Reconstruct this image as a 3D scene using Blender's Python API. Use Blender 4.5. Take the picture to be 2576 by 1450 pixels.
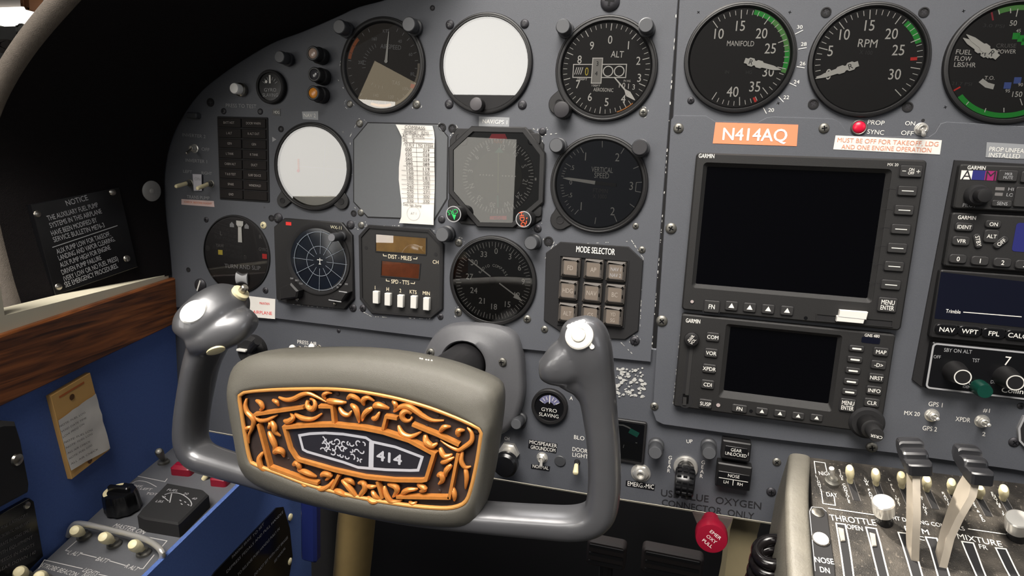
import bpy, bmesh, math, random
from math import sin, cos, pi, radians, atan2, hypot
from mathutils import Vector, Matrix

for o in list(bpy.data.objects):
    bpy.data.objects.remove(o)
random.seed(7)
scene = bpy.context.scene
COL = scene.collection

# ------------------------------------------------------------------ camera
W, H, F = 2576.0, 1450.0, 1566.919
CAM = Vector((0.0, -0.51975, 0.80))
PITCH, YAW, ROLL = -0.172705, -0.267429, 0.047184
_fw = Vector((sin(YAW)*cos(PITCH), cos(YAW)*cos(PITCH), sin(PITCH)))
_r0 = Vector((cos(YAW), -sin(YAW), 0)); _u0 = _r0.cross(_fw)
RGT = cos(ROLL)*_r0 + sin(ROLL)*_u0
UPV = -sin(ROLL)*_r0 + cos(ROLL)*_u0
FWD = _fw
cd = bpy.data.cameras.new('camera'); cam = bpy.data.objects.new('camera', cd); COL.objects.link(cam)
cd.sensor_fit = 'HORIZONTAL'; cd.sensor_width = 36.0; cd.lens = F/W*36.0
cd.clip_start = 0.02; cd.clip_end = 60
M = Matrix((RGT, UPV, -FWD)).transposed().to_4x4(); M.translation = CAM
cam.matrix_world = M
scene.camera = cam

# ------------------------------------------------------------------ world, lamps, exposure
world = bpy.data.worlds.new('world'); scene.world = world; world.use_nodes = True
bg = world.node_tree.nodes['Background']; bg.inputs[0].default_value = (0.97, 0.98, 1.0, 1); bg.inputs[1].default_value = 0.07
def area(name, loc, target, sx, sy, power, color=(1, 1, 1), shape='RECTANGLE'):
    l = bpy.data.lights.new(name, 'AREA'); l.shape = shape; l.size = sx; l.size_y = sy; l.energy = power; l.color = color
    o = bpy.data.objects.new(name, l); COL.objects.link(o); o.location = loc
    d = Vector(target)-Vector(loc); o.rotation_euler = d.to_track_quat('-Z', 'Y').to_euler()
    return o
# area lights: cabin windows, windscreen and overhead, plus two added for gauge reflections
def win_light(name, loc, target, sx, sy, radiance, color=(1, .97, .92), roll=0):
    o = area(name, loc, target, sx, sy, radiance*sx*sy*pi, color); o.rotation_euler.rotate_axis('Z', radians(roll)); return o
win_light('cabin_window_light', (-0.715, -1.62, 1.19), (-0.3, 0, .9), .42, .38, 8.2)
win_light('beige_reflection_light', (-1.06, -1.62, 1.03), (-0.3, 0, .9), .26, .24, 1.7, (1, .82, .55), roll=-24)  # unseen light added for the beige reflection in the airspeed glass
win_light('compass_reflection_light', (-0.78, -1.62, 0.79), (-0.3, 0, .8), .36, .30, 2.4, (1, .95, .85))  # unseen light added for the pale reflection in the compass indicator
win_light('side_window_light', (-1.11, -1.30, 0.80), (-.34, 0, .8), .38, .46, 5.6)
win_light('overhead_light', (-0.22, -.85, 1.85), (-0.14, -.05, .76), 1.1, .8, 3.5, (1, .95, .88)).data.spread = radians(62)
win_light('windscreen_lamp', (-0.45, 0.35, 2.1), (0.15, -.1, .55), .36, .36, 55, (1, .97, .93))
win_light('windscreen_light', (-0.25, 0.50, 1.55), (-.05, -.15, .65), 1.2, .6, 6, (1, .98, .95))
win_light('copilot_window_light', (1.3, -.6, 1.25), (.1, 0, .7), .6, .6, 2, (.95, .97, 1))
sl = bpy.data.lights.new('pedestal_spot', 'SPOT'); sl.energy = 100; sl.color = (1, .93, .82); sl.spot_size = radians(19); sl.spot_blend = .5; sl.shadow_soft_size = .02  # spot added for the bright patch and lever shadows on the pedestal
so = bpy.data.objects.new('pedestal_spot', sl); COL.objects.link(so); so.location = (-.28, .04, 1.30); so.rotation_euler = (Vector((.225, -.16, .56))-Vector(so.location)).to_track_quat('-Z', 'Y').to_euler()
vs = scene.view_settings
vs.view_transform = 'Standard'; vs.look = 'None'; vs.gamma = 1.0; vs.exposure = -0.1; vs.use_curve_mapping = False

# ------------------------------------------------------------------ pixel rays and surface frames
def ray(px, py):
    return FWD + RGT*((px-W/2)/F) - UPV*((py-H/2)/F)
class Frame:
    def __init__(s, o, ex, ey):
        s.o = Vector(o); s.ex = Vector(ex).normalized(); ey = Vector(ey); ey = ey-s.ex*ey.dot(s.ex); s.ey = ey.normalized()
        s.ez = s.ex.cross(s.ey)
        m = Matrix((s.ex, s.ey, s.ez)).transposed().to_4x4(); m.translation = s.o; s.m = m
    def uv(s, px, py, h=0.0):
        d = ray(px, py); k = ((s.o+s.ez*h-CAM).dot(s.ez))/d.dot(s.ez); p = CAM+d*k-s.o
        return (p.dot(s.ex), p.dot(s.ey))
    def w(s, u, v, h=0.0):
        return s.o+s.ex*u+s.ey*v+s.ez*h
FP = Frame((0, 0, 0), (1, 0, 0), (0, 0, 1))
mm = 0.001

# ------------------------------------------------------------------ materials
def lin(hexs):
    hexs = hexs.lstrip('#'); c = [int(hexs[i:i+2], 16)/255 for i in (0, 2, 4)]
    return tuple((x/12.92 if x <= .04045 else ((x+.055)/1.055)**2.4) for x in c)+(1,)
MATS = {}
def mat(name, col, rough=.5, metal=0.0, spec=.5, var=0.0, scale=200, bump=0.0, bscale=None, emit=0, coat=0.0, sheen=0.0):
    m = bpy.data.materials.new(name); m.use_nodes = True; nt = m.node_tree; b = nt.nodes['Principled BSDF']
    c = lin(col) if isinstance(col, str) else tuple(col)+(1,)
    b.inputs['Base Color'].default_value = c; b.inputs['Roughness'].default_value = rough; b.inputs['Metallic'].default_value = metal
    b.inputs['Specular IOR Level'].default_value = spec; b.inputs['Coat Weight'].default_value = coat
    if sheen: b.inputs['Sheen Weight'].default_value = sheen
    if emit: b.inputs['Emission Color'].default_value = c; b.inputs['Emission Strength'].default_value = emit
    if var or bump:
        tc = nt.nodes.new('ShaderNodeTexCoord')
        n = nt.nodes.new('ShaderNodeTexNoise'); n.inputs['Scale'].default_value = scale; n.inputs['Detail'].default_value = 4
        nt.links.new(tc.outputs['Object'], n.inputs['Vector'])
        if var:
            mx = nt.nodes.new('ShaderNodeMix'); mx.data_type = 'RGBA'
            mx.inputs['A'].default_value = tuple(x*(1-var) for x in c[:3])+(1,); mx.inputs['B'].default_value = tuple(min(1, x*(1+var)) for x in c[:3])+(1,)
            nt.links.new(n.outputs['Fac'], mx.inputs['Factor']); nt.links.new(mx.outputs['Result'], b.inputs['Base Color'])
        if bump:
            n2 = nt.nodes.new('ShaderNodeTexNoise'); n2.inputs['Scale'].default_value = bscale or scale*6; n2.inputs['Detail'].default_value = 3
            nt.links.new(tc.outputs['Object'], n2.inputs['Vector'])
            bp = nt.nodes.new('ShaderNodeBump'); bp.inputs['Strength'].default_value = bump; bp.inputs['Distance'].default_value = .0008
            nt.links.new(n2.outputs['Fac'], bp.inputs['Height']); nt.links.new(bp.outputs['Normal'], b.inputs['Normal'])
    MATS[name] = m
    return m
def glass(name, ior=1.5, rough=.01, tint=(1, 1, 1)):
    m = bpy.data.materials.new(name); m.use_nodes = True; nt = m.node_tree; nt.nodes.clear()
    out = nt.nodes.new('ShaderNodeOutputMaterial'); tr = nt.nodes.new('ShaderNodeBsdfTransparent'); gl = nt.nodes.new('ShaderNodeBsdfGlossy')
    fr = nt.nodes.new('ShaderNodeFresnel'); mx = nt.nodes.new('ShaderNodeMixShader')
    tr.inputs[0].default_value = tuple(tint)+(1,); gl.inputs['Roughness'].default_value = rough; fr.inputs[0].default_value = ior
    nt.links.new(fr.outputs[0], mx.inputs[0]); nt.links.new(tr.outputs[0], mx.inputs[1]); nt.links.new(gl.outputs[0], mx.inputs[2]); nt.links.new(mx.outputs[0], out.inputs[0])
    MATS[name] = m
    return m
PAINT = mat('panel_paint', '#4f5157', .55, var=.10, scale=900, bump=.25, bscale=2600)
PAINT2 = mat('subpanel_paint', '#4a4c52', .55, var=.10, scale=900, bump=.25, bscale=2600)
CHIP = mat('chipped_metal', '#c9c8c4', .45, .3)
BLK = mat('instrument_black', '#171617', .5, var=.1, scale=500)
BLKG = mat('gloss_black', '#0f0f11', .25)
BLKM = mat('matte_black', '#141315', .8)
DIAL = mat('dial_black', '#232121', .75)
DIALB = mat('dial_brown_reflection', '#3a332d', .7)  # brown of the reflection put into the airspeed dial colour
AVI = mat('avionics_plastic', '#1c1b1b', .6, var=.08, scale=700, bump=.15, bscale=2500)
AVIK = mat('avionics_key', '#2b2a2a', .55)
SCR = mat('dark_screen', '#030305', .15, spec=.3)
SCRB = mat('blue_dark_screen', '#10121f', .15)
LCDB = mat('blue_lcd', '#2a2c68', .3)
WHT = mat('marking_white', '#e3e0da', .6)
GRYT = mat('marking_grey', '#9a9a9c', .6)
DIM = mat('marking_dim', '#6c6968', .7)
FAINT = mat('marking_faint', '#454344', .7)
GRN = mat('arc_green', '#25a53a', .6)
GRNL = mat('arc_pale_green', '#5f9e50', .6)
RED = mat('mark_red', '#e0312c', .6)
REDD = mat('knob_red', '#820d26', .35)
YEL = mat('mark_yellow', '#d2bd45', .6)
BLU = mat('mark_blue', '#5166ad', .6)
AMB = mat('mark_orange', '#b9642f', .6)
CREAM = mat('lever_cream', '#d8cda6', .45)
IVORY = mat('ivory_button', '#d4d2cc', .4)
CHROME = mat('chrome', '#dedbd5', .28, .75)
STEEL = mat('steel', '#a9a49b', .3, 1.0)
SCREW = mat('screw_steel', '#77756f', .45, .8)
SCREWD = mat('screw_dark', '#37363a', .5, .5)
KNOBG = mat('lamp_post_grey', '#3a3b3e', .45)
LENS = mat('lamp_post_lens', '#525356', .35)
PAPER = mat('paper_label', '#dcd8d2', .7, var=.04, scale=90)
INK = mat('ink', '#55504d', .8)
INKK = mat('ink_black', '#17161a', .7)
ORG = mat('orange_label', '#ee8a63', .5)
ORGT = mat('orange_ink', '#d98a6b', .6)
TAPE = mat('embossed_tape', '#101014', .4)
GREYTAPE = mat('grey_tape', '#8b8d90', .45)
PADM = mat('pad_plastic', '#625f57', .42, var=.08, scale=1500, bump=.35, bscale=3500)
HORN = mat('yoke_black', '#5e5e61', .40, .5, var=.08, scale=60, spec=1.0, coat=.5)
GOLD = mat('antique_gold', '#d18742', .3, .3, var=.25, scale=260)
GOLDL = mat('rim_gold', '#d69a55', .4, .3, var=.12, scale=200)
PAT = mat('dark_patina', '#2e221f', .7, var=.4, scale=200)
HOODM = mat('hood_fabric', '#161314', .95, spec=.15, var=.2, scale=300, bump=.5, bscale=1500)
HOODR = mat('hood_edge_lit', '#5c544c', .8, var=.25, scale=300, bump=.5, bscale=1500)  # light on the rolled edge put into a paler colour
WALLB = mat('blue_fabric', '#5067a0', .95, spec=.15, var=.12, scale=500, bump=.6, bscale=1800)
CRM = mat('cream_trim', '#cfc8b2', .6, var=.05, scale=30)
CONS = mat('console_grey', '#56575b', .5, var=.08, scale=500, bump=.15)
def dusty(name, dark, dust):
    m = mat(name, dark, .48, bump=.4, scale=150, bscale=1200); nt = m.node_tree; b = nt.nodes['Principled BSDF']; tc = nt.nodes.new('ShaderNodeTexCoord'); mx = None
    for sc_, lo, hi, k in ((38, .42, .72, .45), (420, .60, .70, .75)):
        n = nt.nodes.new('ShaderNodeTexNoise'); n.inputs['Scale'].default_value = sc_; n.inputs['Detail'].default_value = 6; nt.links.new(tc.outputs['Object'], n.inputs['Vector'])
        r = nt.nodes.new('ShaderNodeMapRange'); r.inputs['From Min'].default_value = lo; r.inputs['From Max'].default_value = hi; r.inputs['To Max'].default_value = k; nt.links.new(n.outputs['Fac'], r.inputs['Value'])
        q = nt.nodes.new('ShaderNodeMix'); q.data_type = 'RGBA'; q.inputs['B'].default_value = lin(dust); nt.links.new(r.outputs['Result'], q.inputs['Factor'])
        if mx: nt.links.new(mx.outputs['Result'], q.inputs['A'])
        else: q.inputs['A'].default_value = lin(dark)
        mx = q
    nt.links.new(mx.outputs['Result'], b.inputs['Base Color']); return m
PEDM = dusty('pedestal_black', '#1e1b18', '#6a635a')
PEDS = mat('pedestal_padding', '#6a665d', .55, var=.2, scale=120, bump=.4, bscale=700)
LEVM = mat('lever_metal', '#b0a698', .42, .5, var=.1, scale=120)
DARKF = mat('dark_floor', '#0b0a0a', .9)
DUST = mat('dusty_plate', '#8f8b83', .6, var=.3, scale=300)
TAN = mat('tan_leather', '#7a6740', .7, var=.15, scale=60)
OLIVE = mat('olive_post', '#83785d', .5, var=.08, scale=80)
CABLE = mat('glossy_cord', '#120f10', .18)
DISPW = mat('display_white_reflection', '#c8c6c0', .35)  # face paled to carry the white reflection in the attitude glasses
AMBW = mat('amber_window', '#f2b964', .35, var=.35, scale=120)
AMBD = mat('amber_window_dark', '#c8703a', .35, var=.35, scale=150)
LAMPW = mat('lit_white_lamp', '#fdf6e8', .4, emit=1.2)
LAMPR = mat('red_lens', '#d3173a', .3)
LAMPA = mat('amber_lens', '#c77f2c', .25)
LAMPC = mat('clear_lens', '#a08a7c', .2)
ANN = mat('annunciator_cell', '#1b1716', .65, spec=.2)
ANNK = mat('annunciator_key', '#4c4743', .45, var=.1, scale=150)
TEAL = mat('teal_mark', '#3fae95', .6)
GREENT = mat('mark_bright_green', '#22b95c', .5)
ORNG = mat('mark_neon_orange', '#ff5a32', .5, emit=.15)
PINK = mat('flag_red', '#f0505c', .5)
MAG = mat('magenta_square', '#8e1c5e', .5)
NAVY = mat('navy_square', '#23256b', .5)
GLASS = glass('gauge_glass', 1.5)
GLASSH = glass('coated_gauge_glass', 2.0)
GLASSL = glass('antiglare_glass', 1.12, .15)

def wood():
    m = bpy.data.materials.new('wood_veneer'); m.use_nodes = True; nt = m.node_tree; b = nt.nodes['Principled BSDF']
    tc = nt.nodes.new('ShaderNodeTexCoord'); mp = nt.nodes.new('ShaderNodeMapping'); mp.inputs['Scale'].default_value = (9, 160, 60)
    n = nt.nodes.new('ShaderNodeTexNoise'); n.inputs['Scale'].default_value = 1.6; n.inputs['Detail'].default_value = 8; n.inputs['Distortion'].default_value = .7
    r = nt.nodes.new('ShaderNodeValToRGB'); r.color_ramp.elements[0].color = lin('#3a1d10'); r.color_ramp.elements[1].color = lin('#9a5a2e')
    r.color_ramp.elements[0].position = .32; r.color_ramp.elements[1].position = .72
    nt.links.new(tc.outputs['Object'], mp.inputs[0]); nt.links.new(mp.outputs[0], n.inputs['Vector']); nt.links.new(n.outputs['Fac'], r.inputs[0]); nt.links.new(r.outputs[0], b.inputs['Base Color'])
    b.inputs['Roughness'].default_value = .4
    return m
WOOD = wood()

# ------------------------------------------------------------------ mesh builder
_txt = {}
def text_mesh(s, bold=0.0, res=3):
    k = (s, bold)
    if k not in _txt:
        c = bpy.data.curves.new('t', 'FONT'); c.body = s; c.size = 1; c.resolution_u = res; c.offset = bold; c.align_x = 'CENTER'
        o = bpy.data.objects.new('t', c); COL.objects.link(o)
        bpy.context.view_layer.update()
        me = o.evaluated_get(bpy.context.evaluated_depsgraph_get()).to_mesh()
        vs_ = [(v.co.x, v.co.y) for v in me.vertices]; fs = [tuple(p.vertices) for p in me.polygons]
        bpy.data.objects.remove(o); bpy.data.curves.remove(c)
        xs = [v[0] for v in vs_] or [0]
        _txt[k] = (vs_, fs, min(xs), max(xs))
    return _txt[k]
_hv = [v[1] for v in text_mesh('H')[0]]
CAPH, CAP0 = max(_hv)-min(_hv), min(_hv)

def rr(w, h, r=0.0, cx=0.0, cy=0.0, n=4):
    if r <= 0: return [(cx-w/2, cy-h/2), (cx+w/2, cy-h/2), (cx+w/2, cy+h/2), (cx-w/2, cy+h/2)]
    p = []
    for (sx, sy, a0) in ((1, -1, -pi/2), (1, 1, 0), (-1, 1, pi/2), (-1, -1, pi)):
        for i in range(n+1):
            a = a0+pi/2*i/n; p.append((cx+sx*(w/2-r)+r*cos(a), cy+sy*(h/2-r)+r*sin(a)))
    return p
def circ(r, n=48, cx=0, cy=0):
    return [(cx+r*cos(2*pi*i/n), cy+r*sin(2*pi*i/n)) for i in range(n)]
def octa(w, h, c, cx=0, cy=0):
    return [(cx-w/2+c, cy-h/2), (cx+w/2-c, cy-h/2), (cx+w/2, cy-h/2+c), (cx+w/2, cy+h/2-c), (cx+w/2-c, cy+h/2), (cx-w/2+c, cy+h/2), (cx-w/2, cy+h/2-c), (cx-w/2, cy-h/2+c)]
def area2(p):
    return sum(p[i][0]*p[(i+1) % len(p)][1]-p[(i+1) % len(p)][0]*p[i][1] for i in range(len(p)))
def ccw(p):
    return list(p) if area2(p) > 0 else list(reversed(p))
def inset(p, d):
    n = len(p); q = []
    for i in range(n):
        a, b, c = p[i-1], p[i], p[(i+1) % n]
        e1 = (b[0]-a[0], b[1]-a[1]); e2 = (c[0]-b[0], c[1]-b[1]); l1 = hypot(*e1) or 1e-9; l2 = hypot(*e2) or 1e-9
        n1 = (-e1[1]/l1, e1[0]/l1); n2 = (-e2[1]/l2, e2[0]/l2); k = 1+n1[0]*n2[0]+n1[1]*n2[1]
        k = max(k, .35)
        q.append((b[0]+d*(n1[0]+n2[0])/k, b[1]+d*(n1[1]+n2[1])/k))
    return q
def catmull(pts, n=8, closed=False):
    P = [Vector(p) for p in pts]; out = []; N = len(P)
    for i in range(N if closed else N-1):
        if closed: a, b, c, d = P[i-1], P[i], P[(i+1) % N], P[(i+2) % N]
        else: a, b, c, d = P[max(i-1, 0)], P[i], P[i+1], P[min(i+2, N-1)]
        for j in range(n):
            t = j/n
            out.append(.5*((2*b)+(c-a)*t+(2*a-5*b+4*c-d)*t*t+(3*b-a-3*c+d)*t**3))
    if not closed: out.append(P[-1])
    return out
class MB:
    def __init__(s):
        s.v = []; s.f = []; s.m = []; s.mats = []
    def mi(s, m):
        if m not in s.mats: s.mats.append(m)
        return s.mats.index(m)
    def add(s, vs_, fs, m):
        b = len(s.v); s.v += [tuple(v) for v in vs_]; k = s.mi(m)
        for f in fs: s.f.append(tuple(i+b for i in f)); s.m.append(k)
    def poly(s, p, z, m):
        p = ccw(p); s.add([(x, y, z) for x, y in p], [tuple(range(len(p)))], m)
    def rings(s, R, m, cap0=False, cap1=True, closed=True):
        n = len(R[0]); vs_ = [v for r in R for v in r]; fs = []
        for k in range(len(R)-1):
            for i in range(n if closed else n-1):
                j = (i+1) % n; fs.append((k*n+i, k*n+j, (k+1)*n+j, (k+1)*n+i))
        if cap0: fs.append(tuple(reversed(range(n))))
        if cap1: fs.append(tuple((len(R)-1)*n+i for i in range(n)))
        s.add(vs_, fs, m)
    def prism(s, p, z0, z1, m, bev=0.0, back=False):
        p = ccw(p)
        R = [[(x, y, z0) for x, y in p]]
        if bev:
            R.append([(x, y, z1-bev) for x, y in p])
            R.append([(x, y, z1) for x, y in inset(p, bev)])
        else: R.append([(x, y, z1) for x, y in p])
        s.rings(R, m, cap0=back)
    def frame(s, po, pi_, z0, z1, zi, m, bev=0.0):
        po, pi_ = ccw(po), ccw(pi_)
        R = [[(x, y, z0) for x, y in po]]
        if bev: R += [[(x, y, z1-bev) for x, y in po], [(x, y, z1) for x, y in inset(po, bev)]]
        else: R += [[(x, y, z1) for x, y in po]]
        R += [[(x, y, z1) for x, y in pi_], [(x, y, zi) for x, y in pi_]]
        s.rings(R, m, cap1=False)
    def lathe(s, prof, m, n=40, cx=0, cy=0, cap=True, sx=1, sy=1):
        R = [[(cx+r*cos(2*pi*i/n)*sx, cy+r*sin(2*pi*i/n)*sy, z) for i in range(n)] for r, z in prof]
        s.rings(R, m, cap1=cap and prof[-1][0] > 1e-6)
    def disc(s, r, z, m, cx=0, cy=0, n=48): s.poly(circ(r, n, cx, cy), z, m)
    def bar(s, x0, y0, x1, y1, w, z, m, w1=None):
        l = hypot(x1-x0, y1-y0) or 1e-9; nx, ny = -(y1-y0)/l, (x1-x0)/l; w1 = w if w1 is None else w1
        s.poly([(x0-nx*w/2, y0-ny*w/2), (x1-nx*w1/2, y1-ny*w1/2), (x1+nx*w1/2, y1+ny*w1/2), (x0+nx*w/2, y0+ny*w/2)], z, m)
    def pline(s, pts, w, z, m, closed=False):
        P = [Vector(p[:2]) for p in pts]; P = [p for k, p in enumerate(P) if k == 0 or (p-P[k-1]).length > 1e-7]; n = len(P); L = []
        for i in range(n):
            a = P[i-1] if (closed or i > 0) else None; b = P[(i+1) % n] if (closed or i < n-1) else None
            d1 = (P[i]-a).normalized() if a is not None else (b-P[i]).normalized(); d2 = (b-P[i]).normalized() if b is not None else d1
            t = d1+d2; t = t.normalized() if t.length > 1e-6 else d1; nn = Vector((-t.y, t.x)); k = 1/max(.45, nn.dot(Vector((-d1.y, d1.x))))
            L.append((P[i]-nn*w/2*k, P[i]+nn*w/2*k))
        V = [(q.x, q.y, z) for pr in L for q in pr]; N = n if closed else n-1
        s.add(V, [(2*i, 2*((i+1) % n), 2*((i+1) % n)+1, 2*i+1) for i in range(N)], m)
    def arc(s, r0, r1, a0, a1, z, m, cx=0, cy=0, n=None):
        n = n or max(2, int(abs(a1-a0)/5))
        A = [radians(a0+(a1-a0)*i/n) for i in range(n+1)]
        s.poly([(cx+r0*sin(a), cy+r0*cos(a)) for a in A]+[(cx+r1*sin(a), cy+r1*cos(a)) for a in reversed(A)], z, m)
    def ticks(s, r0, r1, w, angs, z, m, cx=0, cy=0):
        for a in angs:
            a = radians(a); s.bar(cx+r0*sin(a), cy+r0*cos(a), cx+r1*sin(a), cy+r1*cos(a), w, z, m)
    def text(s, t, x, y, cap, m, z, rot=0.0, sx=1.0, width=None, bold=0.0):
        vs_, fs, x0, x1 = text_mesh(t)
        if not fs: return
        k = cap/CAPH; kx = k*sx if width is None else width/max(x1-x0, 1e-6)
        xm = (x0+x1)/2; ca, sa = cos(rot), sin(rot); V = []
        for vx, vy in vs_:
            a, b = (vx-xm)*kx, (vy-CAP0-CAPH/2)*k
            V.append((x+a*ca-b*sa, y+a*sa+b*ca, z))
        b = bold*.8*k
        for n_, (dx, dy) in enumerate(((0, 0), (b, 0), (-b, 0), (0, b), (0, -b)) if bold else ((0, 0),)):
            s.add([(p[0]+dx, p[1]+dy, p[2]+n_*8e-6) for p in V], fs, m)
    def tube(s, pts, rad, m, n=10, caps=True, flat=1.0):
        P = [Vector(p) for p in pts]; R = []; N = len(P)
        if not callable(rad):
            rr_ = rad if isinstance(rad, (list, tuple)) else [rad]*N; rad = lambda i: rr_[i]
        t0 = (P[1]-P[0]).normalized(); up = Vector((0, 0, 1)) if abs(t0.z) < .9 else Vector((1, 0, 0)); a = t0.cross(up).normalized()
        for i in range(N):
            t = (P[min(i+1, N-1)]-P[max(i-1, 0)]).normalized(); a = (a-t*a.dot(t)).normalized(); b = t.cross(a)
            r = rad(i); R.append([P[i]+a*r*cos(2*pi*j/n)+b*r*flat*sin(2*pi*j/n) for j in range(n)])
        s.rings(R, m, cap0=caps, cap1=caps)
    def ball(s, c, r, m, n=16, sz=1.0, half=False):
        c = Vector(c); R = []
        K = 8
        for k in range(K+1):
            ph = (0 if half else -pi/2)+(pi/2 if half else pi)*k/K
            q = max(cos(ph), 1e-3)*r
            R.append([(c.x+q*cos(2*pi*i/n), c.y+q*sin(2*pi*i/n), c.z+r*sz*sin(ph)) for i in range(n)])
        s.rings(R, m)
    def mesh(s, name, ang=35):
        me = bpy.data.meshes.new(name); me.from_pydata(s.v, [], s.f)
        for m in s.mats: me.materials.append(m)
        me.polygons.foreach_set('material_index', s.m); me.update()
        me.shade_smooth(); me.set_sharp_from_angle(angle=radians(ang))
        return me
    def build(s, name, parent=None, label=None, ang=35):
        o = bpy.data.objects.new(name, s.mesh(name, ang)); COL.objects.link(o)
        if parent is not None: o.parent = parent
        if label: o['label'] = label
        return o

class Thing:
    """An Empty on a surface frame; its parts are built in its own coordinates (x right, y up, z out of the surface)."""
    def __init__(s, name, label, cat, fr, u, v, h=0.0, group=None, kind=None):
        s.fr, s.u, s.v, s.h = fr, u, v, h
        o = bpy.data.objects.new(name, None); o.empty_display_size = .01; COL.objects.link(o)
        o.matrix_world = fr.m @ Matrix.Translation((u, v, h))
        o['label'] = label; o['category'] = cat
        if group: o['group'] = group
        if kind: o['kind'] = kind
        s.o = o
    def p(s, px, py, h=0.0):
        a, b = s.fr.uv(px, py, s.h+h); return (a-s.u, b-s.v)
    def pp(s, pts, h=0.0): return [s.p(x, y, h) for x, y in pts]
    def rect(s, tl, tr, br, bl, h=0.0):
        a, b, c, d = (s.p(*q, h) for q in (tl, tr, br, bl))
        x0, x1 = (a[0]+d[0])/2, (b[0]+c[0])/2; y1, y0 = (a[1]+b[1])/2, (c[1]+d[1])/2
        return (x0+x1)/2, (y0+y1)/2, x1-x0, y1-y0
    def ang(s, px, py, h=0.0):
        x, y = s.p(px, py, h); return math.degrees(atan2(x, y))
    def sc(s, px, py, h=0.0):
        a, b = s.p(px, py-5, h), s.p(px, py+5, h); return hypot(a[0]-b[0], a[1]-b[1])/10
    def tx(s, mb, t, x0, y0, x1, y1, hp, m, z, bold=0.0):
        a, b = s.p(x0, y0, z), s.p(x1, y1, z); d = (b[0]-a[0], b[1]-a[1])
        mb.text(t, (a[0]+b[0])/2, (a[1]+b[1])/2, hp*s.sc((x0+x1)/2, (y0+y1)/2, z), m, z, atan2(d[1], d[0]), width=hypot(*d), bold=bold)
    def tc(s, mb, t, x, y, hp, m, z, rot=0.0, sx=.95, bold=0.0):
        a = s.p(x, y, z); mb.text(t, a[0], a[1], hp*s.sc(x, y, z), m, z, radians(rot), sx, bold=bold)
    def part(s, name, mb, label=None, parent=None, ang=35):
        return mb.build(name, parent or s.o, label, ang)
def at(name, label, cat, px, py, h=0.0, fr=FP, group=None, kind=None):
    u, v = fr.uv(px, py, h); return Thing(name, label, cat, fr, u, v, h, group, kind)
def dup(o, parent=None):
    c = o.copy(); COL.objects.link(c)
    if parent is not None: c.parent = parent
    for ch in list(o.children): dup(ch, c)
    return c
# ================================================================== the setting
def struct(name, mb, ang=35):
    o = mb.build(name, None, None, ang); o['kind'] = 'structure'; return o
def quad(mb, a, b, c, d, m, n=1):
    mb.add([a, b, c, d], [(0, 1, 2, 3)], m)
def box(mb, x0, x1, y0, y1, z0, z1, m):
    mb.add([(x, y, z) for z in (z0, z1) for y in (y0, y1) for x in (x0, x1)],
           [(0, 2, 3, 1), (4, 5, 7, 6), (0, 1, 5, 4), (2, 6, 7, 3), (0, 4, 6, 2), (1, 3, 7, 5)], m)
mb = MB(); box(mb, -1.0, 1.2, -.9, .60, -.02, 0, DARKF); struct('floor', mb)
mb = MB(); box(mb, -1.0, 1.2, .42, .46, 0, 1.02, BLKM); struct('wall_front', mb)

# left cabin wall: blue fabric below, wood strip, cream above
FW = Frame((-.5105, 0, 0), (sin(radians(-10)), cos(radians(-10)), 0), (0, 0, 1))
def wp(px, py, h=0): return FW.uv(px, py, h)
t1, t0 = wp(430, 697), wp(0, 838)
b1, b0 = wp(432, 812), wp(0, 1015)
def ext(p0, p1, u): k = (u-p0[0])/(p1[0]-p0[0]); return (u, p0[1]+k*(p1[1]-p0[1]))
UE, UF = -.62, .34
mb = MB(); A, B = ext(b0, b1, UE), ext(b0, b1, UF)
mb.prism([(UE, .0), (UF, .0), (UF, B[1]+.01), (UE, A[1]+.01)], -.02, 0, WALLB)
o = struct('wall_left', mb); o.matrix_world = FW.m
mb = MB(); UT = wp(432, 750)[0]
mb.prism([ext(b0, b1, UE), ext(b0, b1, UT), ext(t0, t1, UT), ext(t0, t1, UE)], 0, .006, WOOD, bev=.0015)
o = struct('trim_1', mb); o.matrix_world = FW.m
mb = MB(); A, B = ext(t0, t1, UE), ext(t0, t1, -.004); C2, D2 = wp(20, 590), wp(420, 560)
mb.prism([A, B, (-.004, B[1]+.004), (-.192, ext(t0, t1, -.192)[1]+.012), (-.196, .765), (-.27, .765), (-.27, ext(t0, t1, -.27)[1]+.012), (UE, ext(t0, t1, UE)[1]+.012)], -.02, .001, CRM)
o = struct('wall_left', mb); o.matrix_world = FW.m; o.name = 'wall_left_upper'
# window opening above it, and the hangar outside
mb = MB(); HW = mat('hangar_wall', '#b9b2ac', .8, var=.1, scale=.5); HG = mat('hangar_daylight', '#fffcf5', .9, emit=2.2)
box(mb, -9, 3, 5.0, 5.1, -1, 4, HW); struct('wall_hangar', mb)
def hang(px, py, Y): d = ray(px, py); return CAM+d*((Y-CAM.y)/d.y)
mb = MB(); a, b = hang(-200, 28, 4.98), hang(260, 98, 4.98); box(mb, a.x, b.x, 4.95, 4.98, b.z, a.z, HG); struct('window_2', mb)
mb = MB(); a, b = hang(-200, 97, 4.98), hang(200, 260, 4.98); box(mb, a.x, b.x, 4.55, 4.95, -1, a.z, mat('hangar_floor_wall', '#8d8a84', .8)); struct('wall_hangar_low', mb)
def hthing(name, label, cat, px, py, w, h, m, Y=4.6):
    p = hang(px, py, Y); mb = MB(); mb.prism(rr(w, h, min(w, h)*.3), -.1, .1, m, bev=.05); o = mb.build(name); o.location = p; o.rotation_euler = (pi/2, 0, 0); o['label'] = label; o['category'] = cat
hthing('hangar_seat', 'pale seat back against the bright hangar window beside the dark hood', 'seat', 66, 80, .085, .14, mat('pale_seat', '#b5b2a8', .8))
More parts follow.
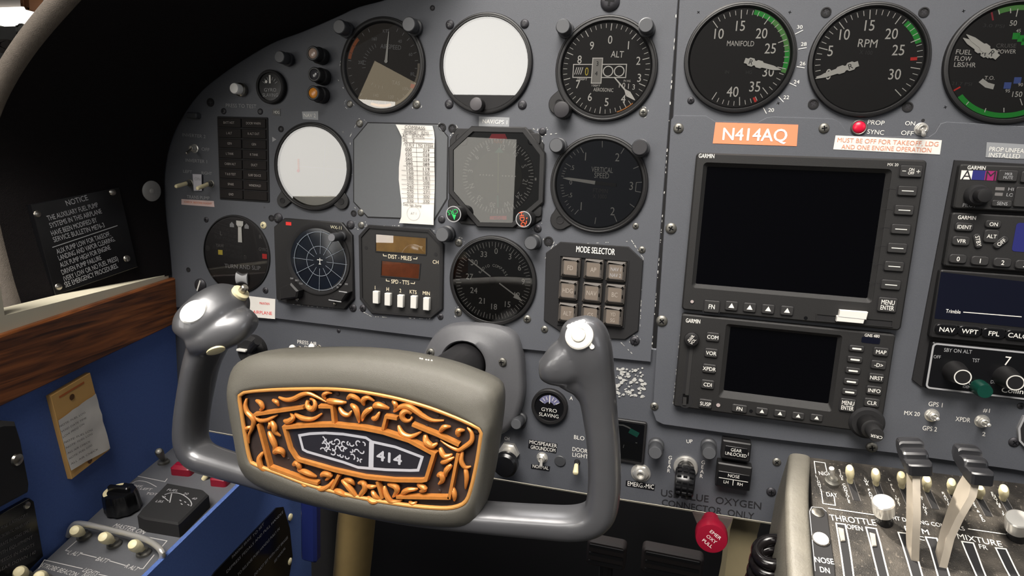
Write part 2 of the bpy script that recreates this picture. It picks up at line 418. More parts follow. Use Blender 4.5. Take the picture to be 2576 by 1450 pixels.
hthing('hangar_seat', 'grey-green seat back at the far left edge in front of the bright window', 'seat', 0, 82, .055, .14, mat('green_seat', '#8e8e80', .8))
hthing('tool_cart', 'dark blurred tool cart under the bright hangar window', 'cart', 20, 118, .17, .13, mat('dark_cart', '#6a625a', .8), 4.46)
hthing('hanging_hose', 'orange and dark hose hanging above the bright hangar window', 'hose', 80, 10, .06, .14, mat('orange_hose', '#a8704a', .8))

# ================================================================== instrument panels
def pts(l, h): return [FP.uv(x, y, h) for x, y in l]
def panel(name, label, outline, h0, h1, m, lip=None):
    t = Thing(name, label, 'instrument panel', FP, 0, 0, 0, 'instrument panels')
    mb = MB(); mb.prism(pts(outline, h1), h0, h1, m, bev=.0005)
    return t, mb
def legend(t, fn):
    mb = MB(); fn(mb); return t.part('printed_legend', mb)
def chips(mb, t, path, n, z, size=1.1, m=None, closed=True):
    P = [t.p(x, y, z) for x, y in path]
    for _ in range(n):
        i = random.randrange(len(P) if closed else len(P)-1); a, b = P[i], P[(i+1) % len(P)]; k = random.random()
        cx, cy = a[0]+(b[0]-a[0])*k, a[1]+(b[1]-a[1])*k; l = hypot(b[0]-a[0], b[1]-a[1]) or 1; ex, ey = (b[0]-a[0])/l, (b[1]-a[1])/l
        L = random.uniform(.3, 1.6)*size*mm; w = random.uniform(.15, .5)*size*mm; q = []
        for j in range(7):
            an = 2*pi*j/7; r = random.uniform(.6, 1.1); q.append((cx+ex*L*cos(an)*r-ey*w*sin(an)*r, cy+ey*L*cos(an)*r+ex*w*sin(an)*r))
        mb.poly(q, z, m or CHIP)
_scr = {}
def screw(t, px, py, rp, kind, h=0.0):
    r = rp*t.sc(px, py, h); key = (kind,)
    if key not in _scr:
        m = {'s': SCREW, 'd': SCREWD, 'k': BLKM, 'y': CREAM, 'x': SCREWD, 'l': SCREWD}[kind]
        mb = MB(); q = 1.0
        if kind == 'k': mb.lathe([(1.0, 0), (1.0, .16), (.75, .20), (.7, .08)], m, 24)
        elif kind == 'x': pass
        else: mb.lathe([(1.0, 0), (.98, .14), (.8, .32), (.45, .42)], m, 24)
        z = .43 if kind in 'sdyl' else (.085 if kind == 'k' else .02)
        sm = BLKG if kind != 'k' else SCREWD
        if kind == 'l': mb.bar(-.8, .25, .8, -.25, .22, z, IVORY)
        else:
            mb.bar(-.48, .12, .48, -.12, .22, z, sm); mb.bar(-.12, -.48, .12, .48, .22, z+.01, sm)
        _scr[key] = mb.mesh('screw')
    o = bpy.data.objects.new('screw', _scr[key]); COL.objects.link(o); o.parent = t.o
    x, y = t.p(px, py, h); o.location = (x, y, h); o.scale = (r, r, r); o.rotation_euler = (0, 0, random.uniform(0, 1.5))
    return o
# --- lower sub panel
LP = [(424, 745), (1655, 880), (1690, 1010), (3100, 1205), (3100, 1400), (1985, 1324), (1950, 1318), (1566, 1257), (1478, 1243), (585, 1095), (424, 1066)]
tl, mb = panel('lower_instrument_panel', 'grey lower sub panel with the landing gear handle, running behind the control yoke', LP, -.007, -.004, PAINT2)
def edge_lip(mb, t, path, w, z, m):
    for a, b in zip(path[:-1], path[1:]):
        p, q = t.p(*a, z), t.p(*b, z)
        mb.add([(p[0], p[1], z+.0002), (q[0], q[1], z+.0002), (q[0], q[1]-w, z-.001), (p[0], p[1]-w, z-.001), (p[0], p[1]-w, z-.02), (q[0], q[1]-w, z-.02)], [(0, 1, 2, 3), (3, 2, 5, 4)], m)
LIP = mat('bare_metal_lip', '#ded6c2', .45, .2)
edge_lip(mb, tl, [(424, 1066), (585, 1095), (1478, 1243), (1566, 1257), (1950, 1318)], .0019, -.004, LIP)
Z = -.004
for _ in range(95):   # flaked paint patch behind the right grip
    cx, cy = random.uniform(1550, 1625), random.uniform(925, 1000); a = random.uniform(0, 6); r = random.uniform(1.5, 7); 
    mb.poly([tl.p(cx+r*random.uniform(.6, 1.2)*cos(a+j*2*pi/6), cy+r*random.uniform(.4, .9)*sin(a+j*2*pi/6), Z+.0002) for j in range(6)], Z+.0002+.00001*_, CHIP)
tl.part('panel_plate', mb)
for s, a in (('PRESS AIR', (748, 860, 797, 866, 9)), ('PULL', (766, 874, 792, 877, 8)), ('UP', (1727, 1111, 1742, 1111, 9)), ('DOOR', (1440, 1130, 1478, 1136, 10)), ('LIGHT', (1440, 1144, 1480, 1150, 10)), ('BLO', (1444, 1100, 1470, 1104, 10)), ('A', (1433, 1002, 1441, 1003, 9)), ('CH', (1269, 1103, 1281, 1105, 8))):
    legend(tl, lambda mb: tl.tx(mb, s, *a, WHT, Z+.0003))
legend(tl, lambda mb: [tl.tc(mb, ch, 1686-i*1.2, 1152+i*11, 9, WHT, Z+.0003) for i, ch in enumerate('GEAR')])
legend(tl, lambda mb: [tl.tc(mb, ch, 1769-i*1.5, 1164+i*11.5, 9, WHT, Z+.0003) for i, ch in enumerate('GEAR')])
mb = MB(); tl.tx(mb, 'USE  BLUE  OXYGEN', 1663, 1240, 1915, 1274, 17, INKK, Z+.0003, .008)
tl.tx(mb, 'CONNECTOR  ONLY', 1665, 1264, 1897, 1300, 16, INKK, Z+.0003, .008)
tl.part('stencilled_warning', mb)
for a in ((852, 833, 5, 'd'), (1954, 1163, 10, 's'), (1940, 1238, 11, 'd'), (1960, 1275, 7, 's'), (1310, 1068, 12, 'd')): screw(tl, *a, Z)

# --- pilot flight panel
PP = [(1709, -40), (1637, 912), (1320, 880), (1087, 851), (692, 802), (430, 772), (402, 690), (380, 600), (365, 520), (360, 440), (370, 370), (390, 300), (425, 240), (470, 185), (530, 140), (600, 95), (670, 55), (740, 25), (830, -10), (890, -30), (985, -60), (1100, -90)]
tp, mb = panel('pilot_instrument_panel', 'large grey pilot panel with three rows of round gauges left of the seam', PP, -.0025, 0, PAINT)
mbc = mb
for path, n in (([(1408, 335), (1365, 340), (1368, 470), (1362, 575), (1290, 580)], 6), ([(1130, 345), (1150, 320), (1340, 322), (1364, 345), (1366, 420), (1362, 520)], 30), ([(1372, 650), (1392, 617), (1590, 607), (1618, 650), (1610, 820), (1530, 857), (1400, 830)], 60), ([(905, 780), (935, 797), (1080, 803), (1108, 780)], 34), ([(730, 765), (790, 772), (880, 778)], 20), ([(905, 570), (1000, 568), (1090, 580), (1118, 600)], 16), ([(895, 315), (880, 345), (890, 520), (905, 535)], 10), ([(1703, 5), (1670, 500), (1638, 900)], 40), ([(1560, 860), (1600, 900)], 8), ([(870, 70), (850, 200), (900, 280)], 6)):
    chips(mbc, tp, path, n, .0003, closed=False)
for x, y in ((908, 312), (1365, 331), (1113, 321), (1137, 323), (909, 567), (882, 566), (1380, 607), (1597, 858), (1153, 786), (1155, 611), (1618, 283), (1048, 263), (880, 262)):
    for _ in range(5):
        a = random.uniform(0, 6.28); chips(mbc, tp, [(x+14*cos(a), y+14*sin(a)), (x+14*cos(a+.7), y+14*sin(a+.7))], 1, .0003+.00001*_, .8, closed=False)
tp.part('panel_plate', mb)
mb = MB()
for s, a, m in (('PRESS TO TEST', (568, 265, 645, 268, 9), DIM), ('INVERTER 2', (459, 339, 517, 344, 8), DIM), ('INVERTER 1', (467, 403, 521, 407, 8), DIM), ('OFF', (507, 375, 527, 377, 8), DIM), ('LEFT', (461, 431, 483, 433, 7), DIM), ('RIGHT', (507, 435, 533, 437, 7), DIM), ('TRANS PUMP', (470, 495, 527, 499, 8), DIM)):
    legend(tp, lambda mb: tp.tx(mb, s, *a, GRYT, .0003))
mb = MB(); x, y = tp.p(690, 351); k = .002
mb.poly([(x-k, y-k*1.2), (x+k*1.3, y), (x-k, y+k*1.2)], .0003, GRYT)
tp.part('index_mark', mb)
for a in ((880, 262, 9, 's'), (1048, 263, 11, 's'), (1132, 62, 12, 'd'), (1320, 60, 12, 'd'), (1130, 262, 12, 'd'), (1314, 264, 12, 'd'), (1618, 283, 11, 's'), (1599, 569, 8, 's'), (905, 311, 10, 's'), (1112, 321, 11, 'k'), (1138, 323, 11, 'k'), (1365, 331, 10, 'd'), (863, 332, 6, 'x'), (707, 325, 8, 'k'), (908, 535, 9, 's'), (890, 537, 8, 'k'), (882, 566, 11, 'd'), (909, 567, 9, 's'), (1111, 552, 10, 'd'), (1353, 576, 10, 'd'), (1380, 607, 12, 'k'), (1154, 611, 10, 's'), (1326, 803, 10, 's'), (1153, 786, 10, 's'), (1615, 629, 9, 's'), (1370, 829, 9, 's'), (1597, 858, 12, 'd'), (888, 775, 10, 'd'), (913, 776, 9, 'd'), (1108, 797, 8, 'd'), (663, 567, 9, 'y'), (700, 549, 13, 'd'), (683, 549, 8, 'k'), (519, 553, 7, 'd'), (505, 718, 17, 'l'), (668, 731, 8, 'd'), (1088, 20, 7, 'k'), (530, 258, 11, 'k'), (563, 280, 8, 'd'), (655, 281, 8, 'd'), (665, 522, 6, 'x'), (1535, 4, 26, 'd'), (474, 679, 6, 'k')): screw(tp, *a)

# --- centre upper panel (engine gauges)
CP = [(1711, -40), (3100, -40), (3100, 380), (1690, 350)]
tc_, mb = panel('engine_instrument_panel', 'grey upper panel holding the large engine gauges right of the seam', CP, -.0025, 0, PAINT)
tc_.part('panel_plate', mb)
mb = MB()
for s, x, y, l in (('30', 2012, 68, (2000, 86, 2020, 76)), ('28', 2022, 111, (2008, 124, 2029, 120)), ('26', 2019, 160, (2004, 168, 2024, 171)), ('24', 2004, 206, (1986, 209, 2003, 217)), ('22', 1978, 245, (1958, 243, 1971, 257)), ('20', 1940, 277, (1920, 271, 1928, 286))):
    legend(tc_, lambda mb: (tc_.tc(mb, s, x, y, 9, WHT, .0003, sx=1.1), mb.bar(*tc_.p(*l[:2]), *tc_.p(*l[2:]), .0005, .0003, WHT)))
for s, a in (('PROP', (2183, 307, 2225, 310, 11)), ('SYNC', (2182, 331, 2224, 334, 11)), ('ON', (2277, 310, 2302, 311, 10)), ('OFF', (2267, 334, 2298, 336, 11))): legend(tc_, lambda mb: tc_.tx(mb, s, *a, WHT, .0003))
for a in ((1757, 31, 8, 'x'), (1987, 31, 8, 'x'), (2078, 31, 13, 'k'), (2324, 31, 13, 'k'), (1738, 253, 9, 'd'), (1958, 260, 8, 'x'), (2046, 262, 13, 'k'), (2283, 269, 13, 'k'), (2424, 28, 8, 'x'), (2378, 270, 8, 'x'), (2322, 303, 4, 'k')): screw(tc_, *a)

# --- radio panel
RP = [(1688, 302), (1697, 290), (1776, 291), (1798, 304), (1905, 308), (1928, 296), (1945, 293), (2095, 298), (2112, 306), (2134, 335), (2150, 342), (2335, 345), (2352, 334), (2366, 311), (2382, 306), (3100, 348), (3100, 1280), (2550, 1183), (2247, 1141), (2021, 1116), (1811, 1089), (1668, 1069), (1650, 1060), (1641, 1034)]
tr, mb = panel('radio_instrument_board', 'grey centre panel with notched top edge holding the navigation displays and radios', RP, 0, .0018, PAINT)
chips(mb, tr, [(1716, 790), (1693, 1020)], 18, .0021, closed=False)
tr.part('panel_plate', mb)
RZ = .0018
mb = MB()
for s, a in (('MX 20', (2275, 1039, 2314, 1043, 10)), ('GPS 1', (2336, 1016, 2371, 1020, 11)), ('GPS 2', (2321, 1077, 2357, 1081, 11)), ('#1', (2473, 1032, 2490, 1034, 10)), ('XPDR', (2404, 1054, 2441, 1058, 11)), ('2', (2471, 1092, 2479, 1093, 10))): legend(tr, lambda mb: tr.tx(mb, s, *a, WHT, RZ+.0003, .006))
for a in ((1707, 323, 13, 's'), (2073, 323, 13, 's'), (1688, 575, 14, 's'), (1665, 808, 14, 's'), (1646, 1023, 10, 's'), (2193, 1126, 13, 's'), (2551, 1113, 12, 'd'), (2568, 1022, 8, 'd')): screw(tr, *a, RZ)

# ================================================================== glareshield hood around the pilot panel
IN = [(1240, -150), (1100, -60), (985, -6), (900, 18), (850, 41), (760, 80), (690, 106), (620, 146), (558, 188), (505, 232), (463, 288), (434, 345), (419, 400), (413, 460), (417, 540), (426, 620), (432, 692)]
RIM = [(620, -330), (470, -210), (330, -110), (235, -30), (178, 30), (128, 86), (84, 142), (46, 200), (14, 262), (-10, 330), (-20, 400), (-18, 470), (-4, 545), (8, 600), (22, 655), (38, 715), (58, 776)]
HY = -.15
def resample(p, n):
    L = [0]
    for a, b in zip(p[:-1], p[1:]): L.append(L[-1]+(b-a).length)
    out = []; k = 0
    for i in range(n):
        d = L[-1]*i/(n-1)
        while k < len(p)-2 and L[k+1] < d: k += 1
        out.append(p[k].lerp(p[k+1], (d-L[k])/max(L[k+1]-L[k], 1e-9)))
    return out
N = 60
Ic = resample(catmull([FP.w(*FP.uv(x, y, .001), .001) for x, y in IN], 6), N)
Rc = resample(catmull([FP.w(*FP.uv(x, y, -HY), -HY) for x, y in RIM], 6), N)
th = Thing('glareshield_hood', 'deep black fabric hood arching around the left end of the pilot panel', 'glareshield', FP, 0, 0)
def back(p): return (p.x, p.z, -p.y)
cen = sum(Rc, Vector())/N
mb = MB(); rows = []
for k in range(11):
    f = k/10; rows.append([back(a.lerp(b, f)) for a, b in zip(Ic, Rc)])
mb.rings(rows, HOODM, cap1=False, closed=False)
th.part('hood_lining', mb)
mb = MB(); rows = []
ctr = Vector((-.20, HY, .70))
for k in range(13):     # rolled padded edge
    a = pi*k/12*1.25-.2; row = []
    for i, p in enumerate(Rc):
        o = (p-ctr); o.y = 0; o.normalize(); r = .009
        row.append(back(p+o*(r-r*cos(a))+Vector((0, -1, 0))*r*sin(a)))
    rows.append(row)
def outw(p): o = p-ctr; o.y = 0; return o.normalized()
rows.append([back(p.lerp(q, .5)+outw(p)*.016) for p, q in zip(Rc, Ic)])
rows.append([back(q+outw(p)*.024) for p, q in zip(Rc, Ic)])
mb.rings(rows, HOODR, cap1=False, closed=False)
th.part('padded_edge', mb)
# round snap button and notice placard on the hood wall
from mathutils.bvhtree import BVHTree
_hl = [o for o in th.o.children if o.name.startswith('hood_lining')][0]
_hb = BVHTree.FromPolygons([th.o.matrix_world @ v.co for v in _hl.data.vertices], [tuple(p.vertices) for p in _hl.data.polygons])
def hoodhit(px, py): return _hb.ray_cast(CAM, ray(px, py).normalized())[0]
def hood_frame(pxs, lift):
    a, b, c = [hoodhit(*p) for p in pxs]; ex = b-a; n = ex.cross(c-a).normalized()
    if n.dot(CAM-a) < 0: n = -n
    f = Frame(a, ex, n.cross(ex)); f.o = f.o+f.ez*lift; return f
_g = [hoodhit(76+(298-76)*u+(137-76)*v+(-14)*u*v, 515+(470-515)*u+(744-515)*v+(-27)*u*v) for u in (.02, .25, .5, .75, .98) for v in (.02, .25, .5, .75, .98)]
_n = (_g[24]-_g[0]).cross(_g[20]-_g[4]).normalized(); _n = _n if _n.dot(CAM-_g[0]) > 0 else -_n
_c = sum(_g, Vector())/25; _ex = (_g[22]-_g[2]); FH = Frame(_c+_n*(max((p-_c).dot(_n) for p in _g)+.0012), _ex, _n.cross(_ex))
FH2 = hood_frame([(370, 495), (396, 490), (383, 465)], .001)
t = at('snap_button', 'round grey metal snap button on the black hood beside the panel edge', 'button', 383, 481, 0.0, FH2)
mb = MB(); r = 26*t.sc(383, 481); mb.lathe([(r, -.003), (r, .0005), (r*.9, .0010), (r*.3, .0012), (r*.25, .002), (r*.1, .0025)], mat('snap_grey', '#a3a19d', .5, .3)); t.part('button_disc', mb)
t = at('notice_placard', 'black engraved NOTICE placard about the auxiliary fuel pump, on the hood wall', 'placard', 200, 610, 0, FH)
P = t.pp([(76, 515), (298, 470), (345, 672), (137, 744)])
cxm = sum(p[0] for p in P)/4; cym = sum(p[1] for p in P)/4
mb = MB(); mb.prism(P, -.006, .0012, BLKG, bev=.0005); t.part('plate', mb)
mb = MB()
NL = [('NOTICE', 166, 512, 220, 497, 13), ('THE AUXILIARY FUEL PUMP', 119, 550, 246, 515, 12), ('SYSTEMS IN THIS AIRPLANE', 125, 568, 255, 531, 12), ('HAVE BEEN MODIFIED BY', 129, 588, 243, 553, 12), ('SERVICE BULLETIN ME76-3', 134, 604, 262, 566, 12), ('AUX PUMP LOW FOR TAKEOFF,', 142, 634, 277, 588, 12), ('LANDING AND VAPOR CLEARING.', 147, 650, 288, 601, 12), ('AUX PUMP HIGH FOR ENGINE', 151, 668, 277, 622, 12), ('DRIVEN PUMP FAILURE', 155, 686, 254, 648, 12), ('(VERY LOW OR NO FUEL PRESS)', 160, 703, 296, 650, 12), ('SEE EMERGENCY PROCEDURES.', 163, 718, 296, 668, 12)]
for s, a, b, c, d, e in NL: t.tx(mb, s, a, b, c, d, e, GRYT, .0014, .006)
mb.bar(*t.p(129, 623), *t.p(293, 568), .0007, .0014, GRYT)
t.part('engraved_lettering', mb)
for x, y in ((92, 539), (281, 484), (317, 651), (145, 722)):
    mb = MB(); q = t.p(x, y); r = 9*t.sc(x, y); mb.lathe([(r, .001), (r*.85, .002), (r*.4, .0027)], STEEL, 20, *q); t.part('screw', mb)
# ================================================================== round gauges
ZF, ZM, ZP, ZG = .0008, .00095, .0017, .0026      # face, markings, pointer, glass heights
GP = 'round gauges on the pilot panel'; GE = 'engine gauges'
def gauge(name, label, u, v, ro, ri, face=None, group=GP, bez=None, hb=.0034, gl=None, lugs=()):
    t = Thing(name, label, 'gauge', FP, u, v, 0, group)
    mb = MB(); bm_ = bez or BLK
    mb.lathe([(ro, -.001), (ro, hb-.0012), (ro-.0006, hb-.0003), (ro-.0016, hb), ((ro+ri)/2, hb-.0004), (ri+.0005, hb-.0002), (ri, hb-.0008), (ri-.0012, ZF-.0002)], bm_, 72, cap=False)
    for (px, py, r, R2) in lugs:
        x, y = t.p(px, py); d = hypot(x, y); a = atan2(y, x)
        P = [(x+r*cos(a+q), y+r*sin(a+q)) for q in [(-pi/2)+pi*i/10 for i in range(11)]]
        w = R2 or r; k = (ro-.002)
        P = [(k*cos(a-w/ro), k*sin(a-w/ro))]+P+[(k*cos(a+w/ro), k*sin(a+w/ro))]
        mb.prism(P, -.001, .0022, bm_, bev=.0005)
        mb.lathe([(r*.42, .0022), (r*.42, .0026), (r*.34, .0026), (r*.3, .0023)], BLKM, 16, x, y)
    t.part('bezel', mb)
    if gl is not False:
        g = MB(); g.disc(ri, ZG, gl or GLASS); t.part('glass', g)
    f = MB()
    if face: f.disc(ri+.0002, ZF, face, n=72)
    t.f = f; t.ri = ri
    return t
def done(t, name='dial_face'): t.part(name, t.f)
def lines(t, L, w, m, z=ZM):
    for a in L: t.f.bar(*t.p(a[0], a[1], z), *t.p(a[2], a[3], z), w*mm, z, m)
def nums(t, L, hp, m, sx=.95, bold=0.0, rot=0.0, z=ZM):
    for s, x, y in L: t.tc(t.f, s, x, y, hp, m, z, rot, sx, bold)
def arcpx(t, r0, r1, p0, p1, m, z=ZM, ccw_=False):
    a0, a1 = t.ang(*p0), t.ang(*p1)
    if ccw_:
        if a1 > a0: a1 -= 360
    elif a1 < a0: a1 += 360
    t.f.arc(r0, r1, a0, a1, z, m)
def knob(t, px, py, rp, h, m, cap=None, name='knob', label=None, z0=0.0, ridges=0):
    x, y = t.p(px, py, h); r = rp*t.sc(px, py, h); mb = MB()
    mb.lathe([(r*.92, z0), (r, z0+(h-z0)*.15), (r, h-.0012), (r*.94, h-.0002), (r*.88, h)], m, 32, x, y)
    if cap: mb.lathe([(r*.9, h+.0001), (r*.86, h+.0002)], cap, 32, x, y)
    return t.part(name, mb, label), x, y, r

# airspeed
t = gauge('airspeed_indicator', 'dark brown airspeed gauge, first in the top row, pale needle pointing up', -.2695, .8929, .0408, .0365, DIALB, gl=GLASSH)
t.tx(t.f, 'AIRSPEED', 957, 116, 1009, 120, 11, GRYT, ZM); t.tc(t.f, 'KTS', 971, 78, 8, GRYT, ZM); t.tx(t.f, 'TAS', 986, 207, 1006, 210, 10, GRYT, ZM)
nums(t, [('40', 1006, 104), ('60', 1033, 137), ('80', 1037, 186), ('100', 1019, 223), ('120', 984, 244), ('140', 946, 240), ('160', 942, 98), ('200', 908, 157)], 8, GRYT)
for k in range(28):
    a = 25+k*11.5; t.f.ticks(.031, .034, .0005, [a], ZM, GRYT)
for k in range(9): t.f.ticks(.0165, .020, .0004, [-95+k*9], ZM, GRYT)
for k in range(4): t.f.ticks(.017, .0195, .0004, [180+k*11], ZM, GRYT)
arcpx(t, .0315, .0345, (886, 150), (907, 103), AMB); arcpx(t, .0328, .035, (985, 265), (935, 258), GOLDL)
arcpx(t, .0335, .0355, (1057, 160), (985, 265), mat('pale_arc', '#a99f90', .6))
t.f.bar(*t.p(1034, 216), *t.p(1049, 220), .0035, ZM+.0001, RED); done(t)
mb = MB(); a, b = t.p(971, 154, ZP), t.p(978, 80, ZP); mb.bar(*a, *b, .0026, ZP, IVORY, .0005); mb.disc(.0016, ZP+.0001, IVORY, *a, n=20); t.part('pointer', mb)

# attitude display (flat bottomed glass, white reflection put into the face)
t = gauge('attitude_indicator', 'attitude display with blank white flat-bottomed glass, second in the top row', -.1744, .8941, .0409, .0372, None, gl=False)
yb = t.p(1225, 240)[1]; R = .0375; al = math.acos(max(-1, min(1, -yb/R)))
arc_ = [(R*sin(-(pi-al)+2*(pi-al)*i/60), R*cos(-(pi-al)+2*(pi-al)*i/60)) for i in range(61)]
arc_ = [p for p in arc_ if p[1] >= yb-1e-6]
t.f.poly(arc_, ZF, DISPW); done(t, 'display_face')
g = MB(); g.poly(arc_, ZG, GLASSH); t.part('glass', g)
mb = MB(); low = [(x, y) for x, y in circ(.0378, 72) if y < yb]+[(-math.sqrt(.0378**2-yb**2), yb), (math.sqrt(.0378**2-yb**2), yb)]
low.sort(key=lambda p: atan2(p[1]-yb*1.15, p[0])); mb.prism(low, 0, .003, BLKM, bev=.0006); t.part('lower_mask', mb)
knob(t, 1197, 262, 18, .011, BLK, mat('knob_cap_grey', '#4a474a', .5))

# altimeter
t = gauge('altimeter', 'black altimeter with a white crossed counter window, third in the top row', -.0733, .8900, .0407, .0362, DIAL, lugs=((1408, 262, .009, .010),))
a0 = t.ang(1537, 76, ZM)
for k in range(50):
    a = a0+k*7.2
    t.f.ticks(.0292 if k % 5 == 0 else .0312, .0345, .0006 if k % 5 == 0 else .0004, [a], ZM, WHT)
nums(t, [('0', 1535, 100), ('1', 1581, 114), ('2', 1606, 153), ('3', 1608, 196), ('4', 1568, 249), ('5', 1526, 257), ('6', 1484, 244), ('7', 1454, 212), ('8', 1458, 150), ('9', 1489, 115)], 20, WHT, .85, .004)
t.tx(t.f, 'ALT', 1537, 136, 1569, 137, 16, WHT, ZM); t.tx(t.f, 'AEROSONIC', 1493, 225, 1543, 227, 9, WHT, ZM)
t.tx(t.f, '1000FT', 1452, 199, 1477, 200, 5, WHT, ZM); t.tx(t.f, '100FT', 1489, 215, 1510, 216, 5, WHT, ZM); t.tx(t.f, 'IN HG', 1569, 203, 1586, 204, 5, WHT, ZM)
nums(t, [('1', 1558, 214), ('0', 1569, 215), ('1', 1581, 217), ('3', 1594, 219)], 13, WHT)
x0, y0, w, h = t.rect((1442, 161), (1576, 163), (1574, 196), (1442, 194), ZM)
t.f.pline(rr(w, h, 0, x0, y0), .0007, ZM, WHT, True)
x1, y1, w1, h1 = t.rect((1491, 146), (1516, 147), (1512, 210), (1488, 209), ZM)
t.f.prism(rr(w1, h1, 0, x1, y1), ZF, ZM+.0001, mat('counter_grey', '#8b8883', .5)); t.f.pline(rr(w1, h1, 0, x1, y1), .0007, ZM+.0002, WHT, True)
nums(t, [('3', 1503, 160), ('4', 1500, 185)], 11, INKK, .9, 0, 0, ZM+.0003)
for k in range(4): t.f.bar(*t.p(1446+k*5, 188), *t.p(1452+k*5, 170), .0006, ZM+.0002, WHT)
t.tc(t.f, '0', 1476, 180, 20, YEL, ZM+.0002, 0, .7)
for x in (1530, 1558):
    q = t.p(x, 180); t.f.arc(.0034, .0042, 0, 360, ZM+.0003, WHT, *q, n=28)
arcpx(t, .0345, .0362, (1600, 270), (1555, 293), GOLD); done(t)
mb = MB(); a, b, c = t.p(1545, 194, ZP), t.p(1573, 227, ZP), t.p(1597, 252, ZP)
mb.bar(*a, *b, .0009, ZP, WHT, .0012); mb.bar(*b, *t.p(1580, 236, ZP), .0014, ZP, WHT, .0046); mb.bar(*t.p(1580, 236, ZP), *c, .0046, ZP, WHT, .0006); t.part('pointer', mb)
knob(t, 1412, 276, 22, .012, BLK, mat('knob_cap_black', '#262428', .55), label='black setting knob at the lower left of the altimeter')

# vertical speed
t = gauge('vertical_speed_indicator', 'blue tinted vertical speed gauge, its needle lying level to the left', -.0727, .7992, .0402, .0360, mat('dial_blue_reflection', '#2c303d', .6), lugs=((1410, 553, .0085, .011),), gl=GLASSH)  # bluish reflection put into the dial colour
def C4(*a): return [(a[i]/2.338+1300 if i % 2 == 0 else a[i]/2.338) for i in range(len(a))]
lines(t, [C4(503, 830, 503, 868), C4(632, 872, 612, 905), C4(722, 977, 685, 993), C4(665, 1200, 695, 1222), C4(574, 1270, 588, 1305), C4(465, 1280, 459, 1318), C4(375, 868, 393, 900), C4(363, 1235, 340, 1262), C4(742, 1072, 703, 1074), C4(703, 1074, 698, 1126), C4(698, 1126, 738, 1132)], .55, WHT)
lines(t, [C4(353, 880, 365, 900), C4(331, 895, 345, 913), C4(312, 915, 326, 930), C4(288, 962, 318, 980), C4(280, 988, 293, 994), C4(270, 1005, 286, 1010), C4(265, 1020, 282, 1023), C4(262, 1036, 278, 1038), C4(257, 1090, 275, 1089), C4(258, 1107, 276, 1105), C4(262, 1124, 278, 1121), C4(265, 1140, 282, 1136), C4(268, 1158, 304, 1146), C4(282, 1190, 297, 1180), C4(292, 1208, 306, 1198), C4(305, 1226, 318, 1214), C4(320, 1245, 333, 1230)], .4, WHT)
nums(t, [('1', 1473, 394), ('2', 1553, 396), ('1', 1462, 519), ('2', 1541, 532), ('3', 1588, 468)], 20, WHT, .85)
nums(t, [('.5', 1440, 422), ('0', 1436, 459), ('.5', 1435, 491)], 11, WHT)
t.tx(t.f, 'VERTICAL', 1488, 426, 1542, 429, 13, WHT, ZM); t.tx(t.f, 'SPEED', 1495, 441, 1532, 443, 13, WHT, ZM)
t.tx(t.f, 'FT/MIN', 1492, 479, 1529, 481, 10, DIM, ZM); t.tx(t.f, 'X 1000', 1491, 494, 1526, 495, 10, DIM, ZM); done(t)
mb = MB(); mb.bar(*t.p(1497, 460, ZP), *t.p(1430, 450, ZP), .0030, ZP, WHT, .0020); mb.bar(*t.p(1430, 450, ZP), *t.p(1416, 448, ZP), .0020, ZP, WHT, .0004)
mb.bar(*t.p(1497, 460, ZP), *t.p(1550, 466, ZP), .0028, ZP-.0002, FAINT); t.part('pointer', mb)

# radio compass
t = gauge('radio_compass', 'black radio compass with a thin white arrow crossing it diagonally, in the bottom row', -.1602, .7109, .0401, .0366, DIAL, gl=GLASSH)
a0 = t.ang(1247, 606, ZM)
for k in range(72): t.f.ticks(.0295 if k % 2 == 0 else .0308, .0345, .00048 if k % 2 == 0 else .00035, [a0+k*5], ZM, WHT)
nums(t, [('0', 1248, 632), ('3', 1283, 646), ('6', 1307, 674), ('9', 1316, 709), ('12', 1301, 743), ('15', 1277, 766), ('18', 1243, 772), ('21', 1212, 757), ('24', 1192, 731), ('27', 1181, 696), ('30', 1193, 661), ('33', 1217, 640)], 14, WHT, .95, .006)
for i, ch in enumerate('RADIO COMPASS'):
    a = a0-62+i*10.2; t.f.text(ch, .0138*sin(radians(a)), .0138*cos(radians(a)), .0024, WHT, ZM, -radians(a), .9, bold=.008)
t.f.disc(.0036, ZM+.0002, BLKM); done(t)
mb = MB(); mb.bar(*t.p(1178, 652, ZP), *t.p(1234, 696, ZP), .0011, ZP, WHT); mb.bar(*t.p(1256, 713, ZP), *t.p(1302, 748, ZP), .0011, ZP, WHT)
mb.bar(*t.p(1295, 743, ZP), *t.p(1314, 758, ZP), .0052, ZP+.0001, WHT, .0003); t.part('pointer', mb)

# second attitude / radar display at the left
t = gauge('attitude_indicator', 'white-glassed attitude display with faint crosshair under the NAV 2 tag', -.3404, .8027, .0407, .0366, DISPW, lugs=((861, 507, .0075, .009), (714, 505, .0065, .008)), gl=GLASSH)
lines(t, [(818, 358, 812, 480), (745, 418, 878, 428)], .5, mat('crosshair_pale', '#e8e6e0', .5)); t.f.bar(*t.p(752, 400), *t.p(753, 432), .0020, ZM+.0001, ORGT); t.f.disc(.0015, ZM+.0002, RED, *t.p(752, 430), n=16); done(t, 'display_face')

